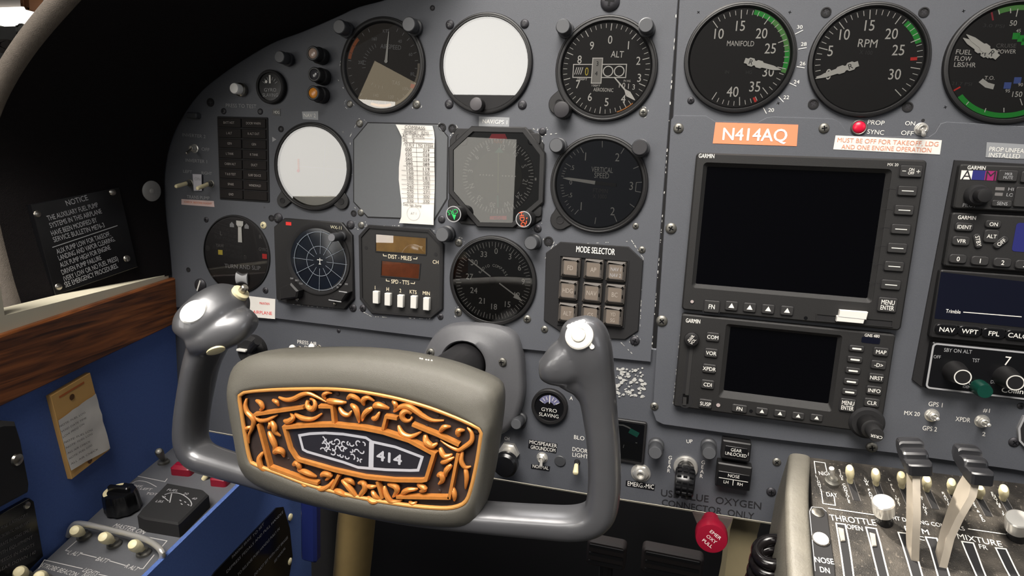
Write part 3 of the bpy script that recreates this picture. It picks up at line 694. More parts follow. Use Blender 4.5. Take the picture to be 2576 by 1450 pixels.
# turn and slip
t = gauge('turn_and_slip_indicator', 'black turn and slip gauge with white paddle pointer, behind the left grip', -.4278, .7138, .0392, .0376, mat('turn_dial', '#201d1e', .7), bez=BLKM, hb=.0018)
t.tx(t.f, 'TURN AND SLIP', 565, 669, 655, 675, 10, GRYT, ZM); nums(t, [('L', 556, 587), ('R', 655, 596)], 10, DIM)
t.tx(t.f, 'YAW', 543, 617, 563, 619, 8, DIM, ZM); t.tx(t.f, 'GYRO', 651, 627, 674, 629, 8, DIM, ZM)
for x, y, m in ((556, 635, YEL), (667, 645, RED)):
    q = t.p(x, y); t.f.prism(rr(.0052, .0048, 0, *q), ZF, ZM, m)
for x, y in ((585, 567), (622, 571)):
    q = t.p(x, y); t.f.poly([(q[0]-.0025, q[1]-.0018), (q[0]+.0025, q[1]-.0018), (q[0]+.0025, q[1]+.001), (q[0], q[1]+.0034), (q[0]-.0025, q[1]+.001)], ZM, GRYT)
done(t)
mb = MB(); mb.bar(*t.p(604, 610, ZP), *t.p(603, 569, ZP), .0048, ZP, IVORY, .0040); mb.bar(*t.p(603, 572, ZP), *t.p(603, 566, ZP), .004, ZP, IVORY, .008); mb.bar(*t.p(603, 566, ZP), *t.p(603, 556, ZP), .008, ZP, IVORY, .0082); t.part('pointer', mb)
mb = MB(); q = t.p(610, 701, ZP); R_ = []
for k in range(7):
    x = (k-3)/3*.0066; r = .0046+.0022*(abs(k-3)/3)**2; R_.append([(q[0]+x, q[1]+r*cos(2*pi*i/16), ZF+max(0, r*.5*sin(2*pi*i/16))) for i in range(16)])
mb.rings(R_, GRYT); t.part('slip_ball', mb)

# manifold pressure
t = gauge('manifold_pressure_gauge', 'large MANIFOLD gauge with a long green arc, first in the engine gauge row', .0266, .8977, .0401, .0368, DIAL, GE)
t.tx(t.f, 'MANIFOLD', 1829, 109, 1897, 110, 13, WHT, ZM)
nums(t, [('10', 1809, 85), ('15', 1863, 65), ('20', 1916, 84), ('25', 1938, 122), ('30', 1933, 180), ('35', 1899, 218), ('40', 1843, 231)], 25, WHT, .82, .002)
nums(t, [('IN', 1829, 181), ('HG', 1884, 182)], 8, FAINT)
def B2(*a): return [(a[i]/2.812+1660 if i % 2 == 0 else a[i]/2.812) for i in range(len(a))]
a10, a15, a40 = t.ang(*B2(375, 150)), t.ang(*B2(577, 70)), t.ang(*B2(510, 750))+360
st = (a15-a10)/5
for k in range(-0, 36):
    a = a10+k*st
    if a > a40+st*4.5: break
    big = k % 5 == 0
    t.f.ticks(.0283 if big else .0312, .0345, .0006 if big else .00045, [a], ZM+.0001, WHT)
q0, q1 = t.ang(*B2(668, 85)), t.ang(*B2(870, 515))
t.f.arc(.0318, .0352, q0, q1, ZM, GRNL)
t.f.arc(.0319, .0351, q0, q0+26, ZM+.00004, GRN); t.f.arc(.0319, .0351, q1-28, q1-4, ZM+.00004, GRN)
lines(t, [B2(664, 690, 678, 722)], 1.6, RED, ZM+.0002); done(t)
mb = MB()
def twin(mb, t, tip, tail, dtip=None):
    a, b = Vector(t.p(*tip, ZP)), Vector(t.p(*tail, ZP)); d = (b-a).normalized(); n = Vector((-d.y, d.x)); L = (b-a).length
    pr = [(0, .0002), (.22, .0016), (.5, .0018), (.54, .0027), (.66, .0027), (.7, .0017), (.73, .0017), (.77, .0030), (.88, .0030), (.92, .0019), (1, .0019)]
    mb.prism([tuple(a+d*L*k+n*w) for k, w in pr]+[tuple(a+d*L*k-n*w) for k, w in reversed(pr)], ZP-.0002, ZP, IVORY)
    c = a+d*L*.82; mb.text('R', c.x, c.y, .0036, INKK, ZP+.0001, atan2(-d.y, -d.x)+(pi if d.x > 0 else 0)+pi/2*0)
twin(mb, t, B2(858, 495), B2(600, 428)); t.part('pointer', mb)

# rpm
t = gauge('tachometer', 'large RPM gauge with its needle at zero, second in the engine gauge row', .11415, .8957, .0397, .0365, DIAL, GE)
t.tx(t.f, 'RPM', 2159, 108, 2207, 110, 20, WHT, ZM); t.tx(t.f, 'X 100', 2162, 131, 2195, 133, 10, FAINT, ZM)
nums(t, [('5', 2089, 128), ('10', 2125, 87), ('15', 2188, 64), ('20', 2243, 85), ('25', 2260, 126), ('30', 2251, 187), ('0', 2084, 187)], 26, WHT, .82, .002)
z0, z5, z15 = t.ang(*B2(1100, 560)), t.ang(*B2(1120, 338)), t.ang(*B2(1485, 75)); st = (z15-z5)/10
for k in range(-0, 36):
    a = z5+(k-5)*st; big = k % 5 == 0
    t.f.ticks(.0283 if big else .0310, .0345, .0006 if big else .00045, [a], ZM+.0001, WHT)
arcpx(t, .0308, .0346, B2(1733, 168), B2(1812, 312), GRN, ZM+.00002)
lines(t, [B2(1772, 418, 1820, 415)], 2.2, RED, ZM+.0002); done(t)
mb = MB(); twin(mb, t, B2(1100, 557), B2(1405, 450)); t.part('pointer', mb)

# fuel flow
t = gauge('fuel_flow_gauge', 'large FUEL FLOW gauge cut by the right edge, two pale needles to upper left', .2025, .8943, .0412, .0378, DIAL, GE)
def D3(*a): return [(a[i]/4.531+2350 if i % 2 == 0 else a[i]/4.531) for i in range(len(a))]
for s, a in (('FUEL', D3(250, 590, 428, 598)), ('FLOW', D3(235, 665, 425, 672)), ('LBS/HR', D3(228, 735, 475, 742))): t.tx(t.f, s, *a, 11.5, WHT, ZM, .004)
t.tx(t.f, 'CRUISE', *D3(708, 520, 935, 522), 10, DIM, ZM); t.tx(t.f, 'POWER', *D3(722, 587, 932, 587), 10, WHT, ZM); t.tx(t.f, '3.0 PSI', *D3(560, 288, 800, 300), 8, FAINT, ZM); t.tx(t.f, '21.7 PSI', *D3(200, 950, 430, 960), 8, FAINT, ZM)
nums(t, [('50', *D3(903, 263)), ('150', *D3(948, 1075))], 13, WHT, .9, .004); nums(t, [('T.O.', *D3(632, 888))], 9, WHT); nums(t, [('45', *D3(962, 350)), ('95', *D3(838, 1036)), ('90', *D3(985, 966))], 8, WHT)
arcpx(t, .0335, .0368, D3(720, 130), D3(1090, 120), GRNL); arcpx(t, .0335, .0368, D3(1080, 1180), D3(280, 1100), GRN)
for a in (D3(735, 115, 745, 165), D3(870, 95, 872, 150), D3(955, 100, 935, 190), D3(395, 1160, 365, 1195), D3(590, 1235, 575, 1280), D3(795, 1230, 795, 1280), D3(980, 1125, 1005, 1200)): lines(t, [a], .55, WHT, ZM+.0002)
lines(t, [D3(655, 140, 672, 232)], 1.0, mat('mark_dark_red', '#a02c3c', .6)); lines(t, [D3(220, 1035, 298, 992)], 1.0, RED)
A_ = t.pp([D3(500, 940), D3(548, 898), D3(610, 945), D3(683, 965), D3(665, 1022), D3(575, 1000)]); t.f.poly(A_, ZM, IVORY)
for a, m in ((D3(927, 415), GRN), (D3(985, 442), GRN), (D3(1030, 480), GRN), (D3(828, 978), BLU), (D3(942, 920), BLU)):
    q = t.p(*a); t.f.poly(rr(.0042, .0042, 0, *q), ZM, m)
done(t)
mb = MB(); twin(mb, t, D3(330, 432), D3(640, 640)); t.part('pointer', mb, 'left engine pointer lying underneath')
mb = MB(); 
P0 = ZP; ZP = .0020; twin(mb, t, D3(368, 392), D3(725, 655)); ZP = P0; t.part('pointer', mb, 'right engine pointer lying on top')

# small gyro slaving meters
def gyro(label, px, py, rp, faint):
    u, v = FP.uv(px, py, -.004 if not faint else 0); h = -.004 if not faint else 0.0
    t = Thing('slaving_meter', label, 'gauge', FP, u, v, h, 'gyro slaving meters'); r = rp*t.sc(px, py)
    mb = MB(); mb.lathe([(r, 0), (r, .004), (r*.95, .005), (r*.82, .005), (r*.80, .0035)], BLKM if faint else BLK, 48, cap=False); t.part('bezel', mb)
    f = MB(); f.disc(r*.81, .0035, BLKG); z = .0037; m = GRYT if faint else WHT
    f.text('GYRO', 0, -r*.18, r*.2, m, z, 0, 1.1); f.text('SLAVING', 0, -r*.48, r*.2, m, z, 0, .95)
    if not faint: f.arc(r*.28, r*.66, -62, 62, z, mat('meter_lilac', '#6f6f8e', .5), 0, r*-.0)
    f.ticks(r*.4, r*.6, r*.03, [-60, -40, -20, 20, 40, 60], z+.0001, m)
    if faint: f.disc(r*.09, z, WHT, -r*.28, r*.3, n=16)
    t.part('dial_face', f); mb = MB(); mb.bar(0, r*.2, 0, r*.68, r*.05 if not faint else r*.12, z+.0003, WHT); t.part('pointer', mb)
    g = MB(); g.disc(r*.8, .0046, GLASSL); t.part('glass', g)
gyro('small GYRO SLAVING meter high on the left of the pilot panel, beside the lamp column', 686, 220, 43, True)
gyro('small GYRO SLAVING meter with lilac scale, between the yoke pad and right grip', 1384, 1021, 44, False)

# gear / flap position indicator beside the right grip
t = at('flap_position_indicator', 'square black indicator with a teal mark on a white arc, half behind the right grip', 'gauge', 1580, 1105, -.004, group=None)
x, y, w, h = t.rect((1530, 1050), (1628, 1060), (1621, 1165), (1525, 1157))
mb = MB(); mb.frame(rr(w, h, .002, x, y), rr(w-.004, h-.004, .001, x, y), 0, .003, .001, BLK, .0006); t.part('bezel', mb)
mb = MB(); mb.poly(rr(w-.004, h-.004, .001, x, y), .001, SCRB); mb.poly(rr(w-.004, h*.42, 0, x, y-h*.24), .0011, BLKG)
P = [t.p(*q) for q in ((1540, 1072), (1555, 1068), (1568, 1069), (1580, 1074), (1598, 1085), (1606, 1094))]; mb.pline(P, .0013, .0012, WHT)
a, b = t.p(1584, 1082), t.p(1606, 1094); mb.bar(*a, *b, .0048, .0014, TEAL); mb.bar(*t.p(1570, 1118), *t.p(1568, 1126), .0005, .0012, WHT); mb.bar(*t.p(1599, 1113), *t.p(1603, 1114), .0006, .0012, WHT)
t.part('dial_face', mb); g = MB(); g.poly(rr(w-.004, h-.004, .001, x, y), .002, GLASS); t.part('glass', g)
# ================================================================== rectangular units on the pilot panel
GU = 'square units on the pilot panel'
# --- HSI
t = at('horizontal_situation_indicator', 'octagonal compass indicator with green CRS and orange HDG knobs, right of the compass card', 'gauge', 1252, 440, 0, group=GU)
def A5(x, y): return (x/5.577+1120, y/5.577+320)
O = t.pp([A5(*q) for q in ((165, 20), (1215, 30), (1390, 240), (1355, 1300), (1165, 1430), (230, 1360), (60, 1180), (70, 180))])
I = t.pp([A5(*q) for q in ((390, 60), (1090, 75), (1330, 390), (1310, 1020), (930, 1345), (480, 1335), (110, 900), (110, 320))], .004)
mb = MB(); mb.prism(O, -.001, .0015, BLK, bev=.0006); mb.frame(inset(ccw(I), -.0045), I, .0014, .0042, .0012, BLK, .001)
for q in ((230, 180), (1250, 170), (120, 1080), (1270, 1180)):
    a = t.p(*A5(*q), .002); mb.prism(rr(.011, .010, .003, *a), .0014, .0026, BLK, bev=.0008)
t.part('bezel', mb)
f = MB(); f.poly(I, .0014, mat('hsi_ground', '#3b3936', .6)); c = t.p(*A5(735, 690), .0016); z = .0017
f.disc(.0325, .0016, mat('hsi_card', '#33312f', .6), *c); f.disc(.0215, .0017, mat('hsi_centre', '#46443a', .6), *c)
aN = math.degrees(atan2(t.p(*A5(385, 825))[0]-c[0], t.p(*A5(385, 825))[1]-c[1]))
for k in range(72): f.ticks(.0275 if k % 2 == 0 else .029, .0318, .0007 if k % 2 == 0 else .0005, [aN+5*k], z+.0001, WHT, *c)
for i, s in enumerate(['N', '3', '6', 'E', '12', '15', 'S', '21', '24', 'W', '30', '33']):
    a = radians(aN+30*i); f.text(s, c[0]+.0248*sin(a), c[1]+.0248*cos(a), .0042, WHT, z+.0001, -a, .9)
f.poly([t.p(*A5(*q), .002) for q in ((610, 165), (650, 95), (840, 95), (870, 165))], z+.0002, PINK); f.text('NAV', *t.p(*A5(745, 205), .002), .0028, AMB, z+.0003, 0, 1, bold=.02)
f.prism([t.p(*A5(*q), .002) for q in ((625, 1250), (860, 1245), (860, 1300), (625, 1297))], .0016, z+.0002, PINK); f.text('HDG', *t.p(*A5(742, 1275), .002), .0024, mat('flag_ink', '#8c2f68', .6), z+.0004)
for k in range(5):
    for sgn in (-1, 1): f.disc(.0006, z+.0002, WHT, c[0]+sgn*(.0045+.0028*k), c[1]+.0006, n=10)
f.bar(*t.p(*A5(735, 960), .002), *t.p(*A5(740, 1130), .002), .0017, z+.0003, mat('course_bar_green', '#3f6b5c', .5)); f.bar(*t.p(*A5(745, 360), .002), *t.p(*A5(740, 920), .002), .0010, z+.0002, mat('course_line', '#6d7346', .5))
f.poly([t.p(*A5(*q), .002) for q in ((695, 360), (757, 280), (820, 360))], z+.0003, mat('course_arrow', '#5f8d74', .5))
f.bar(*t.p(*A5(1255, 730), .002), *t.p(*A5(1280, 730), .002), .0022, z+.0002, WHT)
t.part('compass_card', f)
g = MB(); g.poly(I, .0032, GLASSH); t.part('glass', g)
k1, x, y, r = knob(t, 1141, 539, 20.5, .019, BLK, None, 'course_knob', 'black course knob marked CRS in green with a pale rim')
mb = MB(); z = .0193; mb.lathe([(r*.98, .0188), (r, .0192), (r*.9, .0193), (r*.88, .0191)], GRYT, 32, x, y, cap=False); mb.text('CRS', x-r*.1, y+r*.25, r*.55, GREENT, z, pi+.25, 1)
mb.poly([(x+r*.35, y-r*.05), (x-r*.2, y-r*.05-.0), (x+r*.15, y-r*.75)], z, GREENT); t.part('knob_marking', mb, parent=k1)
k2, x, y, r = knob(t, 1317, 552, 20.5, .019, BLK, None, 'heading_knob', 'black heading knob marked HDG in orange with a pale rim')
mb = MB(); mb.lathe([(r*.98, .0188), (r, .0192), (r*.9, .0193), (r*.88, .0191)], GRYT, 32, x, y, cap=False); mb.text('HDG', x-r*.15, y, r*.58, ORNG, z, -1.35, 1); mb.bar(x+r*.4, y+r*.05, x+r*.45, y+r*.25, r*.1, z, ORNG); mb.bar(x+r*.36, y-r*.55, x+r*.4, y-r*.15, r*.1, z, ORNG); t.part('knob_marking', mb, parent=k2)

# --- blank octagonal plate and compass card
t = at('blank_cover_plate', 'blank grey octagonal cover plate behind the paper compass card', 'plate', 1000, 430, 0, group=GU)
O = t.pp([(926, 310), (1100, 314), (1126, 345), (1124, 500), (1093, 552), (926, 546), (891, 508), (891, 352)])
mb = MB(); mb.prism(O, -.002, .0007, mat('cover_plate_grey', '#595b5e', .5, var=.06, scale=600), bev=.0004); mb.frame(inset(ccw(O), -.0009), O, .0001, .00015, 0, BLKM); t.part('plate', mb)
t = at('compass_correction_card', 'curling white paper compass card with TO FLY and TO STEER columns', 'card', 1050, 440, .0012)
mb = MB(); rows = 16; L = []; 
for i in range(rows+1):
    f = i/rows; yl, yr = 314+f*(561-314), 317+f*(566-317)
    lx = 998+ (12 if f > .12 else 12*f/.12) * (1 if f < .5 else 1) + (4*sin(f*9)); rx = 1091+(4*min(1, f*8) if f < .5 else 4-2*(f-.5)*2)
    L.append((t.p(lx if f < .95 else 1008, yl), t.p(rx if f > .06 else 1089+f*30, yr), .0010+.0012*sin(f*5)**2))
V = []
for a, b, z in L:
    for j in range(7): V.append((a[0]+(b[0]-a[0])*j/6, a[1]+(b[1]-a[1])*j/6, z+(.0014 if j == 0 else 0)*abs(sin(z*4000))))
mb.add(V, [(i*7+j, i*7+j+7, i*7+j+8, i*7+j+1) for i in range(rows) for j in range(6)], PAPER); t.part('paper', mb)
mb = MB(); z = .0034-.0009
t.tx(mb, 'COMPASS', 1018, 320, 1069, 323, 9, INK, z, 0); t.tx(mb, 'AHRS#1  (LH)', 1015, 331, 1078, 335, 8, INK, z); t.tx(mb, 'AC    D-ICKC', 1012, 341, 1068, 344, 8, INK, z); t.tx(mb, 'SN:     0', 1013, 352, 1042, 354, 8, INK, z)
t.tx(mb, 'TO FLY', 1014, 364, 1042, 366, 7, INK, z); t.tx(mb, 'TO STEER', 1051, 366, 1090, 368, 7, INK, z)
D_ = [('000', '359'), ('030', '028'), ('060', '059'), ('090', '089'), ('120', '119'), ('150', '150'), ('180', '181'), ('210', '208'), ('240', '239'), ('270', '271'), ('300', '300'), ('330', '330')]
for i, (a, b) in enumerate(D_):
    y = 376.5+i*11.7; x = 1027+min(i, 5)*.9
    t.tx(mb, a, x-8, y, x+8, y+.5, 7.5, INK, z); t.tx(mb, b, 1072-8, y+1.5, 1072+8, y+2, 7.5, INK, z)
for i in range(14):
    y = 359+i*11.6; mb.bar(*t.p(1010, y, z), *t.p(1093, y+2.5, z), .00025, z-.0002, INK)
for yy in (325.5, 336.5, 347, 357.5): mb.bar(*t.p(1010, yy, z), *t.p(1089, yy+3, z), .00025, z-.0002, INK)
mb.bar(*t.p(1047, 361, z), *t.p(1051, 512, z), .00025, z-.0002, INK); t.tx(mb, 'Date, Sign, Stamp', 1014, 514, 1060, 518, 6, INK, z)
c = t.p(1040, 537, z); mb.arc(.0062, .0064, 0, 360, z, GRYT, *c, n=30); mb.text('AT 1', *c, .002, GRYT, z); t.part('printing', mb)

# --- WX-11 storm scope
t = at('weather_scope', 'square WX-11 weather scope with round blue-black screen and spoked grid, left of the distance unit', 'gauge', 798, 665, 0, group=GU)
def A6(x, y): return (x/5.8+680, y/5.8+540)
O = t.pp([A6(*q) for q in ((235, 50), (1065, 115), (1215, 300), (1240, 1225), (1105, 1380), (270, 1290), (115, 1230), (80, 180))])
mb = MB(); mb.prism(O, -.001, .0035, BLK, bev=.0008)
c = t.p(*A6(700, 650), .003); r = .0343
mb.lathe([(r, .0035), (r, .0048), (r-.002, .0052), (r-.005, .0042)], BLKM, 60, *c, cap=False); t.part('housing', mb)
f = MB(); f.lathe([(r-.0048, .0040), (r*.6, .0050), (r*.3, .0054), (.001, .0055)], mat('scope_screen', '#151a22', .18), 60, *c)
z = .0058; gm = mat('scope_grid', '#7d848d', .6); q = t.p(*A6(730, 680), .005)
for R_ in (.0142, .0278): f.arc(R_-.00025, R_+.00025, 0, 360, z, gm, *q, n=72)
for k in range(12): f.ticks(.0071, .0290, .0004, [k*30+2], z, gm, *q)
f.bar(q[0]-.003, q[1]+.0012, q[0]+.003, q[1]+.0012, .0006, z, WHT); f.bar(q[0], q[1]+.003, q[0], q[1]-.003, .0006, z, WHT); f.bar(q[0]-.0012, q[1]-.0028, q[0]+.0012, q[1]-.0028, .0006, z, WHT); t.part('screen', f)
mb = MB(); t.tx(mb, 'WX-11', 831, 571, 859, 574, 8, mat('cream_lettering', '#cfc9ad', .6), .0056); mb.poly(rr(.006, .0032, 0, *t.p(726, 563, .0036)), .0037, RED)
for s, x, y in (('OFF', 734, 701), ('BRT', 747, 706), ('CLR', 757, 714), ('50', 849, 723), ('100', 856, 716), ('200', 871, 715)): t.tc(mb, s, x, y, 4, GRYT, .0060)
t.part('lettering', mb)
mb = MB()   # left lever and right rocker
P = t.pp([A6(*q) for q in ((125, 1070), (290, 1000), (400, 1120), (380, 1220), (130, 1255))], .014); mb.prism(P, .0035, .014, BLK, bev=.0015); t.part('lever', mb)
mb = MB(); P = t.pp([A6(*q) for q in ((850, 1235), (970, 1140), (1130, 1140), (1040, 1275))], .012); mb.prism(P, .0035, .012, BLK, bev=.0012); mb.bar(*t.p(*A6(850, 1245), .0122), *t.p(*A6(1035, 1275), .0122), .0010, .0122, GRYT); mb.bar(*t.p(*A6(1000, 1120), .0122), *t.p(*A6(1120, 1138), .0122), .0010, .0122, GRYT); t.part('rocker', mb)
for a in ((390, 1238), (937, 1305)):
    mb = MB(); mb.ball((*t.p(*A6(*a), .004), .0035), .0020, STEEL, 12, half=True); t.part('screw', mb)

# --- DME
t = at('distance_measuring_unit', 'octagonal black distance unit with two orange windows and five white keys', 'display unit', 1010, 682, 0, group=GU)
def A7(x, y): return (x/3.295+480, y/3.295+520)
O = t.pp([A7(*q) for q in ((1480, 150), (1985, 185), (2100, 310), (2095, 845), (2000, 925), (1510, 885), (1410, 765), (1400, 240))])
mb = MB(); mb.frame(O, inset(ccw(O), .003), -.001, .0028, .0016, BLKM, .0008); mb.prism(inset(ccw(O), .0029), 0, .0017, AVI)
t.part('case', mb)
for nm, cs, m in (('distance_window', ((1537, 230), (1950, 262), (1948, 395), (1535, 368)), AMBW), ('speed_window', ((1585, 450), (1900, 478), (1890, 598), (1580, 572)), AMBD)):
    P = t.pp([A7(*q) for q in cs], .0018); mb = MB(); mb.frame(inset(ccw(P), -.0008), P, .0016, .0024, .0014, BLKM); mb.poly(P, .0018, m)
    w = t.part(nm, mb); g = MB(); g.poly(P, .0022, GLASSH); t.part('glass', g, parent=w)
mb = MB(); z = .0019; LT = mat('warm_lettering', '#e0d3b8', .6)
t.tx(mb, 'DIST - MILES', *A7(1637, 412), *A7(1830, 432), 10, LT, z, .006); t.tx(mb, 'SPD - TTS', *A7(1662, 620), *A7(1810, 632), 10, LT, z, .006)
for L_ in (((1595, 392), (1597, 408), (1625, 410)), ((1843, 433), (1873, 435), (1876, 418)), ((1620, 600), (1620, 616), (1648, 620)), ((1822, 636), (1853, 640), (1856, 625))): mb.pline([t.p(*A7(*q), z) for q in L_], .0006, z, LT)
for s, x, y in (('1', 1527, 672), ('H', 1632, 685), ('2', 1737, 697), ('KTS', 1843, 708), ('MIN', 1952, 719)): t.tc(mb, s, *A7(x, y), 9, LT, z, 0, .85, .006)
t.tc(mb, 'CH', *A7(2029, 460), 9, LT, z, 0, .9)
for q in ((1453, 342), (2030, 397)): mb.disc(.0017, z, BLKM, *t.p(*A7(*q), z), n=20)
t.part('lettering', mb)
for x, y in ((1529, 755), (1627, 772), (1733, 787), (1843, 795), (1948, 810)):
    q = t.p(*A7(x, y), .006); mb = MB(); mb.prism(rr(.0058, .0118, .0005, *q), .0016, .006, IVORY, bev=.0005); t.part('key', mb)

# --- mode selector
t = at('mode_selector', 'octagonal black MODE SELECTOR panel with nine square grey buttons above the right grip', 'switch panel', 1495, 732, 0, group=GU)
def A8(x, y): return (x/3.625+1060, y/3.625+560)
O = t.pp([A8(*q) for q in ((1270, 175), (1890, 220), (2025, 345), (1980, 985), (1860, 1065), (1340, 1040), (1120, 890), (1140, 275))])
mb = MB(); mb.prism(O, -.001, .0022, BLKM, bev=.0006); P = t.pp([A8(*q) for q in ((1262, 295), (1893, 345), (1850, 960), (1240, 930))], .0022); mb.frame(P, inset(ccw(P), .0008), .0022, .0034, .0023, BLKM); t.part('case', mb)
mb = MB(); t.tx(mb, 'MODE SELECTOR', *A8(1413, 242), *A8(1765, 270), 15, WHT, .0024, .012); t.part('lettering', mb)
keys = [('FD', 1358, 415), ('AP', 1568, 432), ('NAV 1|NAV 2', 1772, 452), ('HDG', 1335, 622), ('NAV', 1552, 645), ('BC', 1763, 660), ('ALT', 1330, 830), ('GS', 1540, 845), ('YD|SG', 1745, 862)]
for s, x, y in keys:
    q = t.p(*A8(x, y), .008); mb = MB(); mb.prism(rr(.0162, .0168, .0008, *q), .0023, .008, ANNK, bev=.0022)
    b = t.part('button', mb); mb = MB(); mb.poly(rr(.0108, .0112, .0003, *q), .0081, mat('key_lens', '#6e645b', .35) if 'key_lens' not in MATS else MATS['key_lens'])
    for i, l in enumerate(s.split('|')): mb.text(l, q[0], q[1]+(.0022 if '|' in s else 0)-.005*i, .0030 if '|' in s else .0038, GRYT if y < 500 and x > 1700 else mat('key_ink', '#9a9188', .6) if 'key_ink' not in MATS else MATS['key_ink'], .0082, 0, .75)
    t.part('button_lens', mb, parent=b)

# --- annunciator panel
t = at('annunciator_panel', 'dark two-column annunciator panel with sixteen unlit caption cells, near the hood', 'annunciator', 613, 405, 0)
x, y, w, h = t.rect((549, 297), (673, 297), (676, 507), (557, 500))
mb = MB(); mb.prism(rr(w+.002, h+.002, .001, x, y), -.001, .001, BLKM, bev=.0004); t.part('frame', mb)
AL = ['BATT HOT', 'DOOR WARN', 'L ALT', 'R ALT OUT', 'GEN', 'GEN', 'L TANK', 'R TANK', 'CABIN ALT', 'DUCT', 'T & B TEST', 'SURF DE-ICE', 'SPARE', 'WINDSHLD', 'GND', '']
for i, s in enumerate(AL):
    r_, c_ = i//2, i % 2; cx_ = x-w/2+w*(.25+.5*c_); cy_ = y+h/2-h*(r_+.5)/8; mb = MB()
    mb.prism(rr(w/2-.0012, h/8-.0012, .0004, cx_, cy_), .001, .0022, ANN, bev=.0004)
    if s: mb.text(s, cx_, cy_, .0022, MATS.get('caption_ink') or mat('caption_ink', '#9c9590', .6), .0024, 0, .8)
    t.part('caption_cell', mb)

# --- lamps
def lamp(name, label, px, py, rp, h, mb_mat, lens, group, tip=None):
    t = at(name, label, 'indicator lamp', px, py, h, group=group); t.h = 0; t.o.matrix_world = FP.m @ Matrix.Translation((t.u, t.v, 0)); r = rp*t.sc(px, py, h)
    mb = MB(); mb.lathe([(r*1.15, 0), (r*1.15, h*.45), (r, h*.5), (r, h*.96), (r*.9, h), (r*.72, h), (r*.7, h-.0008)], mb_mat, 32, cap=False); t.part('bezel', mb)
    mb = MB(); mb.ball((0, 0, h-.001), r*.72, lens, 24, .35, True); t.part('lens', mb)
LG = 'push to test lamps beside the airspeed gauge'
lamp('indicator_lamp', 'clear pinkish lamp, topmost of the three stacked lamps left of the airspeed gauge', 786, 134, 19, .016, BLK, LAMPC, LG)
lamp('indicator_lamp', 'dark lensed lamp, middle one of the three stacked lamps left of the airspeed gauge', 790, 187, 19, .016, BLK, mat('dark_lens', '#3a393d', .15), LG)
lamp('indicator_lamp', 'amber lamp, lowest of the three stacked lamps left of the airspeed gauge', 787, 234, 19, .016, BLK, LAMPA, LG)
t = at('press_to_test_button', 'white press-to-test button above the annunciator panel', 'button', 588, 222, .012); t.h = 0; t.o.matrix_world = FP.m @ Matrix.Translation((t.u, t.v, 0))
mb = MB(); mb.lathe([(.0062, 0), (.0062, .004), (.0050, .005)], STEEL, 24); t.part('collar', mb); mb = MB(); mb.lathe([(.0046, .004), (.0050, .011), (.0044, .012), (.002, .0124)], mat('white_button', '#f2f0ec', .4), 24); t.part('cap', mb)

# --- post lamps (grey capped pegs)
def post(label, px, py, rp, h=.014, cap=None, base=0.0, name='post_lamp'):
    t = at(name, label, 'post lamp', px, py, h, group='post lamps round the gauges'); t.h = base; t.o.matrix_world = FP.m @ Matrix.Translation((t.u, t.v, base)); h -= base; r = rp*t.sc(px, py, h)
    mb = MB(); mb.lathe([(r*1.12, 0), (r*1.12, h*.25), (r*.9, h*.3), (r*.9, h*.45), (r, h*.5), (r, h-.001), (r*.9, h)], KNOBG, 28); t.part('cap_body', mb)
    mb = MB(); mb.lathe([(r*.88, h), (r*.85, h+.0003)], cap or LENS, 28); t.part('end_cap', mb)
post('grey post lamp at the upper right rim of the airspeed gauge', 1028, 61, 20)
post('grey post lamp at the upper left rim of the airspeed gauge, near the hood', 853, 67, 19)
post('grey post lamp at the upper left rim of the altimeter', 1416, 66, 20)
post('grey post lamp at the upper right rim of the altimeter', 1625, 63, 20)
post('grey post lamp at the upper left rim of the vertical speed gauge', 1399, 366, 19)
post('dark post lamp overlapping the upper right rim of the vertical speed gauge', 1609, 371, 21, .014, mat('dark_cap', '#2e2d30', .5))
post('grey post lamp at the upper right corner of the distance unit', 1112, 591, 19)
post('grey post lamp at the upper right rim of the radio compass', 1335, 612, 18)
post('black post lamp on the face of the weather scope', 834, 598, 11, .022, mat('mid_cap', '#6b6c70', .5))
post('grey post lamp high near the hood, above the slaving meter', 703, 143, 16)
post('clear post lamp on the lower panel between slot indicator and gear handle', 1648, 1140, 17, .014, None, -.004)
post('clear post lamp on the lower panel right of the gear handle', 1784, 1141, 17, .014, None, -.004)
post('grey post lamp low behind the pad edge, left of the microphone switch', 1298, 1068, 14, .014, None, -.004)
t = at('blanking_plug', 'flat grey blanking plug right of the microphone switch', 'plug', 1409, 1160, -.004); mb = MB(); mb.lathe([(.0052, 0), (.0052, .0008), (.0047, .0012), (.001, .0014)], KNOBG, 28); t.part('disc', mb)
t = at('blanking_plug', 'pale rectangular plug on the upper left of the panel beside the hood', 'plug', 480, 290, .006); t.h = 0; t.o.matrix_world = FP.m @ Matrix.Translation((t.u, t.v, 0)); mb = MB(); mb.prism(rr(.012, .006, .002), 0, .006, KNOBG, bev=.001); t.part('body', mb)

